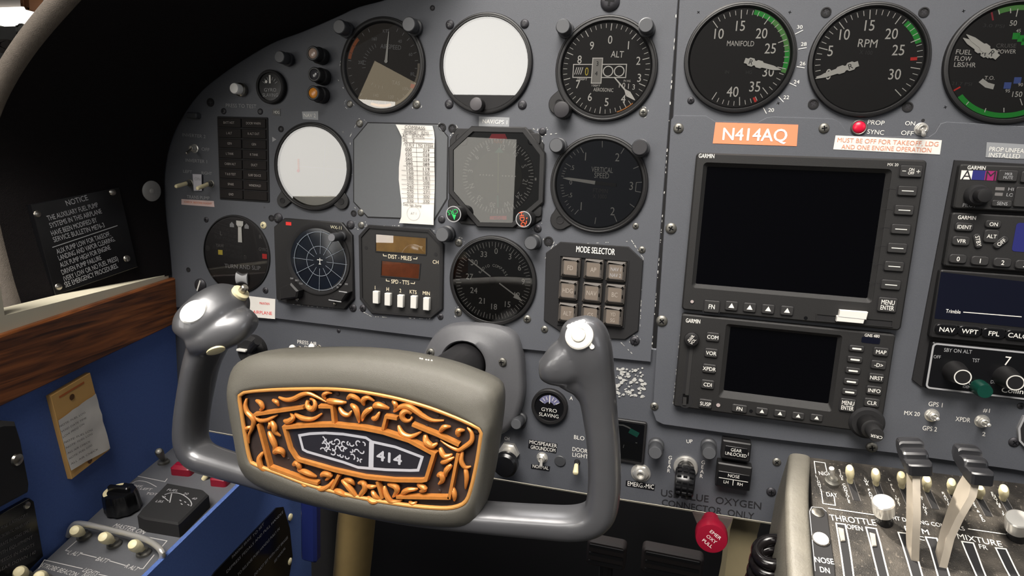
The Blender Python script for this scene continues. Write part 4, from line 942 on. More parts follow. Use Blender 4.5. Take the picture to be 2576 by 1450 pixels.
# --- toggles
def toggle(name, label, px, py, tip, rb, rl, ht, lm, h0=0.0, bush=CHROME, group='toggle switches', r2=None, sq=False, fr=FP):
    t = at(name, label, 'switch', px, py, h0, fr, group); k = t.sc(px, py); rb *= k; rl *= k; mb = MB()
    mb.lathe([(rb*1.25, 0), (rb*1.25, .0004), (rb*1.05, .0006)], bush, 24)
    mb.lathe([(rb, .0005), (rb, .0022), (rb*.9, .0026)], bush, 6); mb.lathe([(rb*.72, .0022), (rb*.72, .0052), (rb*.6, .0056), (rb*.5, .0044)], bush, 20); t.part('bushing', mb)
    q = t.p(*tip, ht); e = Vector((*q, ht)); s_ = Vector((0, 0, .0035)); n = 8; P = [s_.lerp(e, i/n) for i in range(n+1)]; r2 = (r2 or rl/k)*k
    R_ = [rl+(r2-rl)*(i/n) for i in range(n+1)]; R_ += [r2*.8, r2*.35]; d = (e-s_).normalized(); P += [e+d*r2*.5, e+d*r2*.7]
    mb = MB(); mb.tube(P, R_, lm, 14, flat=.55 if sq else 1); t.part('lever', mb); return t
toggle('toggle_switch', 'chrome toggle for the inverter, beside the hood at upper left', 490, 374, (470, 386), 9, 3, .016, STEEL)
toggle('toggle_switch', 'cream lever, left one of the pair beside the white tag', 478, 461, (444, 469), 8, 5, .018, CREAM, bush=SCREW)
toggle('toggle_switch', 'cream lever, right one of the pair in front of the white tag', 531, 463, (498, 474), 8, 5, .018, CREAM, bush=SCREW)
toggle('toggle_switch', 'small chrome MIC/SPEAKER switch between its two embossed tapes', 1364, 1152, (1361, 1174), 11, 3.2, .015, CHROME, -.004, r2=4)
toggle('toggle_switch', 'cream door light switch lever beside the right grip', 1452, 1163, (1448, 1190), 6, 4.5, .013, CREAM, -.004, bush=BLKM, r2=7)
toggle('toggle_switch', 'chrome propeller sync ON/OFF toggle under the tachometer', 2317, 325, (2324, 339), 13, 3, .015, CHROME, 0, r2=5)
toggle('toggle_switch', 'chrome toggle between the GPS 1 and GPS 2 legends', 2344, 1045, (2359, 1055), 13, 3, .018, CHROME, RZ, r2=4.5)
toggle('toggle_switch', 'chrome toggle beside the XPDR legend', 2470, 1060, (2488, 1070), 13, 3, .018, CHROME, RZ, r2=4.5)
t = at('warning_lamp', 'bright red round PROP SYNC lamp under the tachometer', 'indicator lamp', 2160, 321, 0); mb = MB(); k = t.sc(2160, 321); mb.lathe([(19*k, 0), (19*k, .0015), (17*k, .002), (15.5*k, .0018)], SCREW, 28, cap=False); t.part('bezel', mb); mb = MB(); mb.ball((0, 0, .001), 16*k, LAMPR, 24, .55, True); t.part('lens', mb)

# --- stuck-on labels and tapes
def label(name, lab, cat, cor, m, h, texts, th=.0003, tm=WHT, fr=FP, z=None, bold=0.0, group=None):
    cx_ = sum(c[0] for c in cor)/4; cy_ = sum(c[1] for c in cor)/4
    t = at(name, lab, cat, cx_, cy_, h, fr, group); mb = MB(); mb.prism(t.pp(cor), -.0002, th, m)
    for s, a in texts: t.tx(mb, s, *a, tm, th+.0002, bold)
    t.part('printed_face', mb); return t
label('registration_sticker', 'orange sticker with the white registration N414AQ above the big display', 'sticker', [(1800, 308), (2008, 314), (2004, 368), (1793, 361)], ORG, RZ, [('N414AQ', (1819, 337, 1980, 341, 30))], bold=.02)
label('warning_placard', 'white placard with red MUST BE OFF FOR TAKEOFF text under the prop sync lamp', 'placard', [(2102, 341), (2369, 353), (2364, 389), (2096, 376)], PAPER, RZ, [('MUST BE OFF FOR TAKEOFF, LDG', (2107, 352, 2361, 363, 11)), ('AND ONE ENGINE OPERATION', (2117, 369, 2343, 378, 11))], tm=ORGT)
label('tape_label', 'grey PROP UNF INSTALLED tape at the right edge above the radios', 'label', [(2482, 358), (2690, 370), (2690, 405), (2479, 396)], GREYTAPE, RZ, [('PROP UNFEATHERING', (2489, 375, 2640, 384, 11)), ('INSTALLED', (2488, 390, 2566, 394, 11))])
label('tape_label', 'grey NAV 2 tape above the left attitude display', 'label', [(760, 281), (801, 280), (801, 302), (762, 300)], GREYTAPE, 0, [('NAV 2', (764, 290, 794, 291, 9))])
label('tape_label', 'grey NAV/GPS 1 tape above the compass indicator', 'label', [(1205, 293), (1282, 296), (1281, 320), (1205, 318)], GREYTAPE, 0, [('NAV/GPS 1', (1214, 305, 1276, 308, 10))])
label('tape_label', 'tiny black HDG tape above the hole left of the attitude display', 'label', [(685, 274), (706, 274), (706, 292), (686, 290)], TAPE, 0, [('HDG', (689, 282, 703, 283, 7))])
label('embossed_tape', 'black embossed MIC/SPEAKER GROUNDCOM tape in two strips', 'label', [(1331, 1106), (1402, 1117), (1399, 1140), (1329, 1127)], TAPE, -.004, [('MIC/SPEAKER', (1332, 1112, 1401, 1123, 9)), ('GROUNDCOM', (1335, 1125, 1397, 1134, 9))], .0006)
label('embossed_tape', 'black embossed NORMAL tape below the microphone switch', 'label', [(1337, 1168), (1384, 1174), (1382, 1185), (1336, 1178)], TAPE, -.004, [('NORMAL', (1340, 1173, 1380, 1179, 8))], .0006)
label('embossed_tape', 'black embossed EMERG.-MIC tape below the jack socket', 'label', [(1575, 1209), (1648, 1220), (1646, 1234), (1574, 1222)], TAPE, -.004, [('EMERG.-MIC', (1579, 1217, 1645, 1226, 11))], .0006)
label('warning_placard', 'white placard with red print behind the left grip, under the turn gauge', 'placard', [(600, 742), (693, 753), (692, 803), (600, 795)], PAPER, 0, [('MAINTAIN', (653, 763, 678, 765, 6)), ('THIS AIRPLANE', (612, 783, 684, 789, 8))], tm=RED)
label('warning_placard', 'pink and white strip placard below the cream lever pair', 'placard', [(457, 501), (538, 506), (540, 521), (457, 515)], mat('pink_paper', '#c9b0ab', .7), 0, [('CHECK BEFORE FLIGHT', (463, 508, 533, 513, 5))], tm=ORGT)
label('paper_tag', 'small white tag standing between the two cream levers', 'tag', [(485, 438), (507, 439), (508, 480), (488, 480)], mat('white_tag', '#b9b6bd', .6), .002, [('ON', (489, 450, 504, 451, 8))], tm=GRYT)
# ================================================================== avionics on the radio panel
AG = 'radio units in the centre panel'
def E2(x, y): return (x/3.296+1660, y/3.296+360)
def E3(x, y): return (x/3.624+1640, y/3.624+760)
def E4(x, y): return (x/2.2656+2240, y/2.2656+380)
HB = .0095
def slab(t, tl_, tr_, br_, bl_, h0, h1, m, r=.002, bev=.0008, name='bezel', label=None, mb=None):
    x, y, w, h = t.rect(tl_, tr_, br_, bl_, h1); own = mb is None; mb = mb or MB(); mb.prism(rr(w, h, r, x, y), h0, h1, m, bev=bev)
    if own: t.part(name, mb, label)
    return x, y, w, h
def key(t, px, py, wp_, hp_, legend='', hp=0, h=.0016, z0=HB, m=None, bold=.012, white=None, arrow=False, rot=0, name='key', line=0, r=.0012, tm=None, sx=.9):
    q = t.p(px, py, z0+h); k = t.sc(px, py, z0); w, hh = wp_*k, hp_*k; mb = MB(); ca, sa = cos(radians(rot)), sin(radians(rot))
    R = lambda P: [(q[0]+a*ca-b*sa, q[1]+a*sa+b*ca) for a, b in P]
    mb.prism(R(rr(w*1.12, hh*1.16, min(r*1.2, hh*.45))), z0-.0002, z0+.0002, BLKM); mb.prism(R(rr(w, hh, min(r, hh*.45))), z0, z0+h, m or AVIK, bev=.0005)
    z = z0+h+.00015; tm = tm or WHT
    L = legend.split('|')
    for i, s in enumerate(L):
        if s: mb.text(s, *R([(0, ((len(L)-1)/2-i)*hp*1.25*k)])[0], hp*k, tm, z, radians(rot), sx if len(s) < 5 else sx*.92, None, bold)
    if arrow: mb.poly(R([(-.30*hh, -.2*hh), (.30*hh, -.2*hh), (0, .32*hh)]), z, WHT)
    if line: mb.prism(R(rr(w*.62, line*k, line*k*.4)), z0+h, z, WHT)
    return t.part(name, mb)

# --- big moving map display
t = at('multifunction_display', 'large dark moving map display with a column of dash keys on its right', 'display unit', *E2(1100, 760), RZ, group=AG); t.h = 0; t.o.matrix_world = FP.m @ Matrix.Translation((t.u, t.v, 0))
x, y, w, h = t.rect((1750, 380), (2336, 407), (2264, 832), (1716, 781), HB)
sc_ = [E2(*q) for q in ((390, 185), (1880, 262), (1710, 1290), (300, 1165))]; sx_, sy_, sw_, sh_ = t.rect(*sc_, .006)
mb = MB(); RRo = rr(w, h, .003, x, y); mb.frame(RRo, rr(sw_+.006, sh_+.006, .003, sx_, sy_), RZ, HB, HB-.0005, AVI, .0012)
po, pi_ = ccw(rr(sw_+.006, sh_+.006, .003, sx_, sy_)), ccw(rr(sw_, sh_, .001, sx_, sy_)); mb.rings([[(a, b, HB-.0005) for a, b in po], [(a, b, .006) for a, b in pi_]], AVI, cap1=False)
for yy in (377, 545, 695, 850, 1000, 1155):
    a, b = t.p(*E2(1868-(yy-377)*.17, yy), HB), t.p(*E2(1960-(yy-377)*.17, yy+10), HB); mb.bar(*a, *b, .0004, HB+.0001, BLKM)
t.part('bezel', mb)
mb = MB(); mb.poly(rr(sw_, sh_, .001, sx_, sy_), .006, SCR); t.part('screen', mb)
mb = MB(); t.tx(mb, 'GARMIN', 1758, 392, 1797, 393, 10, WHT, HB+.0002, .015); t.tx(mb, 'MX 20', 2233, 414, 2260, 415, 7, WHT, HB+.0002); t.part('lettering', mb)
for a in ((2055, 398), (2027, 558), (2000, 716), (1970, 873), (1944, 1025), (1917, 1178)): key(t, *E2(*a), 43, 24, line=2)
k_ = key(t, *E2(2085, 235), 50, 29, 'ON|OFF', 7, sx=.8)
mb = MB(); q = t.p(*E2(2025, 232), HB+.0017); mb.bar(q[0]-.0012, q[1], q[0]+.0012, q[1], .0004, HB+.0018, WHT); q = t.p(*E2(2143, 237), HB+.0017); mb.bar(q[0]-.0012, q[1], q[0]+.0012, q[1], .0004, HB+.0018, WHT); mb.bar(q[0], q[1]-.0012, q[0], q[1]+.0012, .0004, HB+.0018, WHT); t.part('key_marking', mb, parent=k_)
key(t, *E2(1888, 1345), 42, 36, 'MENU|ENTER', 11, sx=.68); key(t, *E2(430, 1358), 37, 30, 'FN', 11, sx=.8)
for a in ((594, 1353), (745, 1367), (898, 1380), (1055, 1393)): key(t, *E2(*a), 29, 23, arrow=True)
q = t.p(*E2(267, 1315), HB); mb = MB(); mb.lathe([(.0018, HB), (.0018, HB+.0004), (.0013, HB+.0005)], BLKM, 16, *q); mb.disc(.0013, HB+.0006, mat('photo_sensor', '#a79a98', .4), *q, n=16); t.part('light_sensor', mb)
mb = MB(); P = t.pp([E3(*q) for q in ((1505, 112), (2190, 175), (2185, 220), (1505, 165))], HB); mb.frame(inset(ccw(P), -.0008), P, HB-.0002, HB+.0006, HB-.001, AVI); mb.poly(P, HB+.00005, BLKM); q = t.p(*E3(1402, 147), HB); mb.disc(.0014, HB+.0002, BLKG, *q, n=16); t.part('card_slot', mb)
t2 = at('data_card', 'pale paper-labelled data card sticking out of the display slot', 'card', *E3(1830, 140), HB+.0006); mb = MB(); P = t2.pp([E3(*q) for q in ((1715, 75), (1972, 95), (1955, 160), (1938, 165), (1928, 200), (1682, 178), (1690, 132), (1705, 130))], .004)
mb.prism(P, 0, .004, PAPER, bev=.0003); mb.bar(*t2.p(*E3(1695, 132), .004), *t2.p(*E3(1955, 160), .004), .0003, .0042, GRYT); mb.build('printed_card', t2.o)

# --- GPS navigator
t = at('gps_navigator', 'dark navigator with small screen between COM keys and white-dash keys, under the big display', 'navigation radio', *E3(1150, 560), RZ, group=AG); t.h = 0; t.o.matrix_world = FP.m @ Matrix.Translation((t.u, t.v, 0))
x, y, w, h = t.rect((1716, 791), (2253, 843), (2218, 1085), (1692, 1031), HB)
so = [E3(*q) for q in ((680, 215), (1740, 290), (1640, 1000), (600, 875))]; si = [E3(*q) for q in ((712, 236), (1698, 312), (1605, 918), (655, 815))]
ox, oy, ow, oh = t.rect(*so, HB); ix, iy, iw, ih = t.rect(*si, .0062)
mb = MB(); mb.frame(rr(w, h, .002, x, y), rr(ow, oh, .002, ox, oy), RZ, HB, HB-.0003, AVI, .001); mb.rings([[(a, b, HB-.0003) for a, b in ccw(rr(ow, oh, .002, ox, oy))], [(a, b, .0062) for a, b in ccw(rr(iw, ih, .001, ix, iy))]], AVI, cap1=False)
a, b = t.p(*E3(350, 410), HB), t.p(*E3(303, 930), HB); mb.bar(*a, *b, .0050, HB+.0001, BLKM); mb.disc(.0062, HB+.0001, BLKM, *t.p(*E3(303, 900), HB)); mb.bar(*t.p(*E3(300, 865), HB), *t.p(*E3(296, 940), HB), .0028, HB+.0008, AVIK); mb.bar(*t.p(*E3(362, 410), HB), *t.p(*E3(318, 850), HB), .0026, HB+.0004, AVIK)
t.part('bezel', mb)
mb = MB(); mb.poly(rr(iw, ih, .001, ix, iy), .0062, SCR); t.part('screen', mb)
mb = MB(); t.tx(mb, 'GARMIN', *E3(310, 168), *E3(440, 180), 10, WHT, HB+.0002, .015); t.tx(mb, 'GNS 480', *E3(1940, 302), *E3(2075, 315), 7, WHT, HB+.0002, .01)
t.part('lettering', mb); mb = MB(); x2, y2, w2, h2 = t.rect(E3(1912, 318), E3(2082, 330), E3(2078, 385), E3(1908, 372), HB); mb.poly(rr(w2, h2, .001, x2, y2), HB+.0002, SCRB); t.part('lcd_window', mb)
for s, a, b in (('COM', 555, 322), ('VOR', 540, 468), ('XPDR', 523, 611), ('CDI', 508, 755), ('SUSP', 488, 931)): key(t, *E3(a, b), 30, 22, s, 9)
key(t, *E3(798, 975), 34, 19, 'FN', 9)
for a in ((1003, 1000), (1168, 1020), (1334, 1042), (1502, 1060)): key(t, *E3(*a), 27, 17, arrow=True)
for a in ((1868, 428), (1852, 528), (1835, 630), (1818, 730), (1803, 825)): key(t, *E3(*a), 33, 15, line=4)
for s, a, b in (('MAP', 2090, 458), ('-D>', 2068, 577), ('NRST', 2048, 695), ('INFO', 2027, 810), ('CLR', 2006, 922)): key(t, *E3(a, b), 33, 21, s, 9)
key(t, *E3(1785, 945), 34, 32, 'MENU|ENTER', 10, sx=.68)
mb = MB(); q = t.p(*E3(604, 940), HB); mb.lathe([(.0022, HB), (.0019, HB+.0004), (.0017, HB+.0004)], BLKM, 16, *q); mb.disc(.0016, HB+.0006, MATS['photo_sensor'], *q, n=16); mb.disc(.0014, HB+.0003, BLKG, *t.p(*E3(903, 995), HB), n=16); t.part('light_sensor', mb)
k1, x, y, r = knob(t, *E3(362, 345), 18, .014, BLK, None, 'power_knob', 'round black knob marked PWR/VOL', HB)
mb = MB(); mb.text('PWR', x-.0006, y+.0012, .0022, WHT, .0142, 1.0, .9); mb.text('VOL', x+.0012, y-.0014, .0022, WHT, .0142, 1.0, .9); mb.bar(x-.002, y-.0025, x+.002, y+.0035, .0003, .0142, WHT); t.part('knob_marking', mb, parent=k1)
cu, cv = t.p(*E3(2047, 1218), .036); mb = MB(); kk = t.sc(*E3(2047, 1218), .036)
mb.lathe([(.0125, HB), (.0125, HB+.001), (.0108, HB+.003)], BLKM, 40, cu, cv); t.part('knob_boss', mb)
mb = MB(); mb.lathe([(25*kk, HB+.002), (25*kk, .0235), (24*kk, .0245), (20*kk, .0250)], BLK, 40, cu, cv); t.part('outer_knob', mb)
mb = MB(); mb.lathe([(17*kk, .024), (17.5*kk, .0350), (16*kk, .036)], BLKM, 36, cu, cv); mb.text('CRSR', cu, cv-.0008, .0021, WHT, .0362, pi-.1, 1.1, bold=.01); t.part('inner_knob', mb, 'small black knob end marked CRSR upside down')

# --- radio stack at right
t = at('radio_rack', 'flat black rack frame holding the four stacked radios at the right edge', 'rack', 2450, 690, RZ, group=None); mb = MB(); mb.prism(t.pp([(2399, 403), (2860, 428), (2860, 1062), (2560, 1005), (2314, 972), (2293, 955)]), -.0005, .002, BLKM, bev=.0004); t.part('frame', mb)
def unit(name, label, tl_, tr_, br_, bl_, m=AVI, hb=HB):
    t = at(name, label, 'radio', (tl_[0]+br_[0])/2, (tl_[1]+br_[1])/2, RZ+.0015, group=AG); t.h = 0; t.o.matrix_world = FP.m @ Matrix.Translation((t.u, t.v, 0))
    a_, b_ = t.p(*tl_, hb), t.p(*bl_, hb); w, h = .1588, a_[1]-b_[1]; x, y = (a_[0]+b_[0])/2+w/2, (a_[1]+b_[1])/2; mb = MB(); mb.prism(rr(w, h, .0018, x, y), .003, hb, m, bev=.0009); t.b = (x, y, w, h); t.part('case', mb); return t
SR = 2830
t = unit('audio_panel', 'uppermost radio of the right stack, with black white A square and PILOT knob', (2417, 413), (SR, 438), (SR, 568), (2398, 525))
mb = MB(); z = HB+.0002
t.tx(mb, 'GARMIN', *E4(440, 94), *E4(542, 98), 9, WHT, z, .015); t.tx(mb, 'PILOT', *E4(413, 308), *E4(488, 312), 9, GRYT, z); t.tx(mb, 'HI', *E4(672, 217), *E4(703, 219), 8, GRYT, z); t.tx(mb, 'LO', *E4(662, 249), *E4(700, 252), 8, GRYT, z)
t.part('lettering', mb); mb = MB()
for c_, cs, s, tm in ((PAPER, (405, 112, 468, 162), 'A', INKK), (NAVY, (470, 112, 540, 165), '', WHT), (MAG, (542, 115, 600, 168), 'M', INKK)):
    q = t.p(*E4((cs[0]+cs[2])/2, (cs[1]+cs[3])/2), z); k = t.sc(*E4(cs[0], cs[1]))/2.2656; mb.poly(rr((cs[2]-cs[0])*k*.96, (cs[3]-cs[1])*k, 0, *q), z+(cs[0]-400)*1e-7, c_)
    if s: mb.text(s, *q, .0062, tm, z+.0001)
t.part('marker_squares', mb); mb = MB()
for a in ((598, 215, 650, 217), (595, 246, 640, 248)): mb.bar(*t.p(*E4(*a[:2]), z), *t.p(*E4(*a[2:]), z), .0022, z, DIM)
t.part('level_bars', mb)
key(t, *E4(672, 142), 42, 28, 'MKR|MUTE', 7, tm=GRYT, sx=.8); key(t, *E4(637, 300), 43, 16, 'SENS', 8, tm=GRYT); key(t, *E4(790, 265), 60, 50, 'COM|MIC', 8); key(t, *E4(800, 150), 40, 28, 'COM', 8)
x, y = t.p(*E4(540, 255), .024); mb = MB(); mb.lathe([(.0076, HB), (.0076, HB+.004), (.0062, HB+.006)], BLKM, 36, x, y); t.part('outer_knob', mb); mb = MB(); mb.lathe([(.0042, HB+.004), (.0048, .023), (.0043, .024), (.003, .0242)], BLK, 32, x, y); t.part('inner_knob', mb)
t = unit('transponder', 'second radio of the right stack, with IDENT key and keys numbered from zero', (2397, 535), (SR, 572), (SR, 722), (2374, 670)); mb = MB()
t.tx(mb, 'GARMIN', *E4(385, 378), *E4(487, 383), 9, WHT, z, .015); x2, y2, w2, h2 = t.rect(E4(715, 400), E4(960, 430), E4(940, 590), E4(695, 570), HB); t.part('face_printing', mb); mb = MB(); mb.poly(rr(w2, h2, .002, x2, y2), z, LCDB); t.part('lcd_window', mb)
for s, a, b, w_, h_, rt in (('IDENT', 422, 434, 40, 21, 0), ('VFR', 404, 514, 38, 23, 0), ('ON', 588, 418, 34, 19, 0), ('ALT', 577, 487, 32, 32, 0), ('STBY', 500, 514, 36, 17, -72), ('OFF', 632, 522, 36, 17, 48), ('0', 386, 616, 38, 22, 0), ('1', 512, 627, 38, 22, 0), ('2', 640, 637, 38, 22, 0), ('3', 765, 650, 38, 22, 0)): key(t, *E4(a, b), w_, h_, s, 9 if len(s) > 1 else 11, rot=rt, r=.002)
t = unit('gps_receiver', 'third radio of the right stack, blue-black screen above slanted NAV WPT FPL keys', (2367, 679), (SR, 730), (SR, 920), (2338, 850), BLK); mb = MB()
x2, y2, w2, h2 = t.rect(E4(290, 690), (SR-4, 724), (SR-8, 850), E4(240, 965), HB); P = t.pp([E4(288, 690), (SR-6, 738), (SR-6, 850), E4(250, 955)], HB); mb.poly(P, z, SCRB); t.part('screen', mb); mb = MB(); zz = z+.0002
t.tx(mb, 'Trimble', *E4(316, 912), *E4(400, 918), 9, WHT, zz, .01); mb.bar(*t.p(*E4(415, 919), zz), *t.p(*E4(748, 946), zz), .0006, zz, WHT); t.part('lettering', mb)
for s, a, b in (('NAV', 322, 1020), ('WPT', 452, 1030), ('FPL', 590, 1042), ('CALC', 725, 1054)): key(t, *E4(a, b), 50, 25, s, 11, m=BLKG, r=.003, sx=1)
t = unit('transponder_control', 'lowest radio of the right stack, white outlined face with the digit 7', (2346, 861), (SR, 925), (SR, 1057), (2325, 978), BLKG); mb = MB(); x, y, w, h = t.b
mb.pline(rr(w-.002, h-.002, .0025, x, y), .0013, z, GRYT, True)
for s, a in (('SBY ON ALT', (*E4(306, 1134), *E4(465, 1147), 9)), ('OFF', (*E4(246, 1173), *E4(287, 1176), 8)), ('TST', (*E4(467, 1193), *E4(508, 1196), 9)), ('REPLY', (*E4(403, 1320), *E4(477, 1326), 7)), ('IDENT', (*E4(413, 1343), *E4(470, 1348), 7)), ('DIM', (*E4(572, 1316), *E4(612, 1320), 8)), ('Collins', (*E4(634, 1362), *E4(780, 1375), 12)), ('7', (*E4(652, 1196), *E4(686, 1200), 22))): t.tx(mb, s, *a, WHT if s in ('7', 'Collins') else GRYT, z, .012 if s == 'Collins' else 0)
t.part('lettering', mb)
for a in ((412, 1290), (712, 1322)):
    x, y = t.p(*E4(*a), .024); mb = MB(); r = .0056; mb.lathe([(.0080, HB), (.0072, HB+.006), (r, .0235), (r*.95, .024)], BLK, 36, x, y); mb.arc(r*.84, r*.98, 0, 360, .0242, IVORY, x, y, 40); t.part('knob', mb)
x, y = t.p(*E4(540, 1372), .020); mb = MB(); mb.lathe([(.0058, HB), (.0056, .016), (.0048, .020)], mat('green_knob', '#0d3a30', .3), 28, x, y); t.part('reply_lamp', mb, 'dark green reply lamp')
# partly seen instrument at the right edge
t = at('switch_plate', 'white edged octagonal black panel cut by the right picture edge, under the radios', 'switch panel', 2600, 1085, RZ); mb = MB(); O = t.pp([(2571, 1045), (2660, 1058), (2690, 1085), (2688, 1125), (2660, 1152), (2585, 1135), (2559, 1107), (2557, 1075)]); mb.prism(O, 0, .0025, GRYT); mb.prism(inset(ccw(O), .0014), .001, .0027, BLKM); t.part('face', mb)

# ================================================================== lower panel items
LH = -.004
t = at('jack_socket', 'chrome hex-nutted emergency microphone jack above its black tape', 'jack', 1612, 1190, LH); k = t.sc(1612, 1190); mb = MB(); mb.lathe([(23*k, 0), (23*k, .0006), (20*k, .0008)], CHROME, 28); mb.lathe([(19*k, .0006), (19*k, .003), (16*k, .0036)], CHROME, 6); mb.lathe([(11*k, .003), (11*k, .0062), (8*k, .0064), (7*k, .002)], CHROME, 24); mb.disc(7*k, .0022, BLKG); t.part('socket', mb)
t = at('landing_gear_handle', 'black wheel-shaped landing gear handle on a chrome collar', 'lever', 1725, 1175, LH); k = t.sc(1725, 1175)
mb = MB(); mb.lathe([(28*k, 0), (28*k, .002), (26*k, .003), (20*k, .0032), (17*k, .001)], CHROME, 36); t.part('collar', mb)
mb = MB(); a = Vector((0, 0, 0)); e = Vector((*t.p(1726, 1188, .022), .022)); mb.tube([a, a.lerp(e, .5), e], [.0045, .0048, .0055], BLKG, 16); t.part('stem', mb)
mb = MB(); c = Vector((*t.p(1722, 1213, .026), .026)); R_ = []      # wheel: axis along x
for xk, r in ((-1, .60), (-1, .80), (-.9, .93), (-.55, 1), (0, 1.02), (.55, 1), (.9, .93), (1, .80), (1, .60)):
    R_.append([(c.x+xk*.0078, c.y+r*.0118*cos(2*pi*i/32), c.z+r*.0118*sin(2*pi*i/32)) for i in range(32)])
mb.rings(R_, BLKG, cap0=True)
for i in range(16):
    a_ = 2*pi*i/16
    for sx_ in (-.0048, 0, .0048): mb.tube([(c.x+sx_-.0016, c.y+.0121*cos(a_), c.z+.0121*sin(a_)), (c.x+sx_+.0016, c.y+.0121*cos(a_), c.z+.0121*sin(a_))], .0011, BLKG, 6)
t.part('wheel', mb)
def lightbox(label, cor, rows, n='gear_light'):
    cx_ = sum(c[0] for c in cor)/4; cy_ = sum(c[1] for c in cor)/4; t = at(n, label, 'indicator light', cx_, cy_, LH, group='landing gear lights'); x, y, w, h = t.rect(*cor, .010); mb = MB(); mb.prism(rr(w, h, .001, x, y), 0, .010, BLK, bev=.001); t.part('housing', mb); mb = MB(); rows(t, mb, x, y, w, h); t.part('caption_face', mb)
def r1(t, mb, x, y, w, h): mb.prism(rr(w*.78, h*.55, .0006, x, y-h*.04), .0098, .0106, BLKG, bev=.0002); mb.text('GEAR', x, y+h*.07, h*.17, WHT, .0108, 0, .85); mb.text('UNLOCKED', x, y-h*.16, h*.17, WHT, .0108, 0, .78); mb.bar(x+w*.42, y+h*.05, x+w*.42, y-h*.12, .0003, .0108, WHT)
def r2(t, mb, x, y, w, h):
    mb.prism(rr(w*.92, h*.62, .0006, x, y-h*.14), .0098, .0106, BLKG, bev=.0002); mb.text('NOSE', x, y+h*.05, h*.125, WHT, .0108, 0, .95); mb.bar(x-w*.42, y-h*.10, x+w*.42, y-h*.10, .0005, .0108, WHT); mb.bar(x, y-h*.10, x, y-h*.34, .0005, .0108, WHT); mb.text('LH', x-w*.2, y-h*.24, h*.125, WHT, .0108, 0, .9); mb.text('RH', x+w*.2, y-h*.24, h*.125, WHT, .0108, 0, .9)
lightbox('black light box captioned GEAR UNLOCKED', [(1818, 1108), (1892, 1118), (1885, 1165), (1813, 1153)], r1)
lightbox('black light box captioned NOSE, LH and RH, under the unlocked light', [(1806, 1164), (1893, 1178), (1886, 1237), (1798, 1224)], r2)
t = at('alternate_air_knob', 'black round knob on a chrome hex nut, half hidden by the yoke pad edge', 'knob', 1281, 1137, LH); k = t.sc(1281, 1137); mb = MB(); mb.lathe([(26*k, 0), (26*k, .004), (22*k, .005)], CHROME, 6); mb.lathe([(15*k, .004), (15*k, .012), (11*k, .013)], CHROME, 24); t.part('nut', mb); mb = MB(); q = t.p(1270, 1172, .022); mb.lathe([(.0085, .012), (.0112, .016), (.0112, .022), (.009, .024), (.003, .0245)], BLKG, 32, *q); mb.tube([(0, 0, .008), (q[0], q[1], .016)], .003, STEEL); t.part('knob', mb)
# black rotary at lower left behind grip
t = at('heater_control', 'black lever control with a pale tip behind the left grip', 'control', 640, 880, LH); mb = MB(); mb.lathe([(.016, 0), (.016, .006), (.012, .010)], BLKM, 32); mb.tube([(0, 0, .006), (.012, .010, .016), (.02, .016, .02)], .004, BLK, 10); t.part('boss', mb); mb = MB(); q = t.p(605, 883, .014); mb.prism(rr(.011, .0026, .001, *q), .010, .014, IVORY, bev=.0006); t.part('tip', mb)
for i, (px, py) in enumerate(((735, 876), (784, 873))):
    toggle('pull_switch', ('white tipped switch, left one of the two peeking over the pad', 'white tipped switch, right one of the two peeking over the pad, by PRESS AIR')[i], px+18, py+2, (px, py), 6, 3, .018, mat('white_tip', '#efece4', .4) if i == 0 else MATS['white_tip'], LH, r2=8, group='white switches behind the pad', bush=WHT if False else STEEL)

# ================================================================== yoke shaft housing on the panel
t = at('yoke_shaft_housing', 'grey moulded housing round the control yoke shaft', 'housing', 1195, 900, LH)
def hp_(h, L): return [(a, b) for a, b in t.pp(L, h)]
b0_ = [(1052, 970), (1066, 905), (1092, 850), (1122, 820), (1155, 811), (1215, 810), (1262, 817), (1298, 835), (1313, 870), (1320, 930), (1318, 1010), (1280, 1080), (1180, 1100), (1085, 1060)]
def rs(P, n=72, c=None):
    c = c or (sum(p[0] for p in P)/len(P), sum(p[1] for p in P)/len(P)); out = []
    for i in range(n):
        a = 2*pi*i/n; d = (cos(a), sin(a)); best = None
        for j in range(len(P)):
            p, q = P[j], P[(j+1) % len(P)]; ex_, ey_ = q[0]-p[0], q[1]-p[1]; det = d[0]*(-ey_)+d[1]*ex_
            if abs(det) < 1e-15: continue
            wx, wy = p[0]-c[0], p[1]-c[1]; s_ = (wx*(-ey_)+wy*ex_)/det; u_ = (d[0]*wy-d[1]*wx)/det
            if s_ > 0 and -1e-6 <= u_ <= 1+1e-6 and (best is None or s_ > best): best = s_
        out.append((c[0]+d[0]*(best or 0), c[1]+d[1]*(best or 0)))
    return out
hc = t.p(1165, 918, .024)
base = rs([tuple(p) for p in catmull(hp_(.004, b0_), 6, True)], 72, hc); hole = circ(.0205, 72, *hc)
mb = MB(); lp = lambda A, B, f: [(a[0]+(b[0]-a[0])*f, a[1]+(b[1]-a[1])*f) for a, b in zip(A, B)]
mb.rings([[(a, b, z_) for a, b in lp(base, hole, f)] for f, z_ in ((0, 0), (0, .010), (.04, .0135), (.12, .0155), (.45, .017), (.72, .021), (.92, .0235), (1, .0225), (1.0, .002))], mat('housing_grey', '#57575a', .5, var=.06, scale=400, bump=.2), cap1=False); t.part('shroud', mb, ang=60)
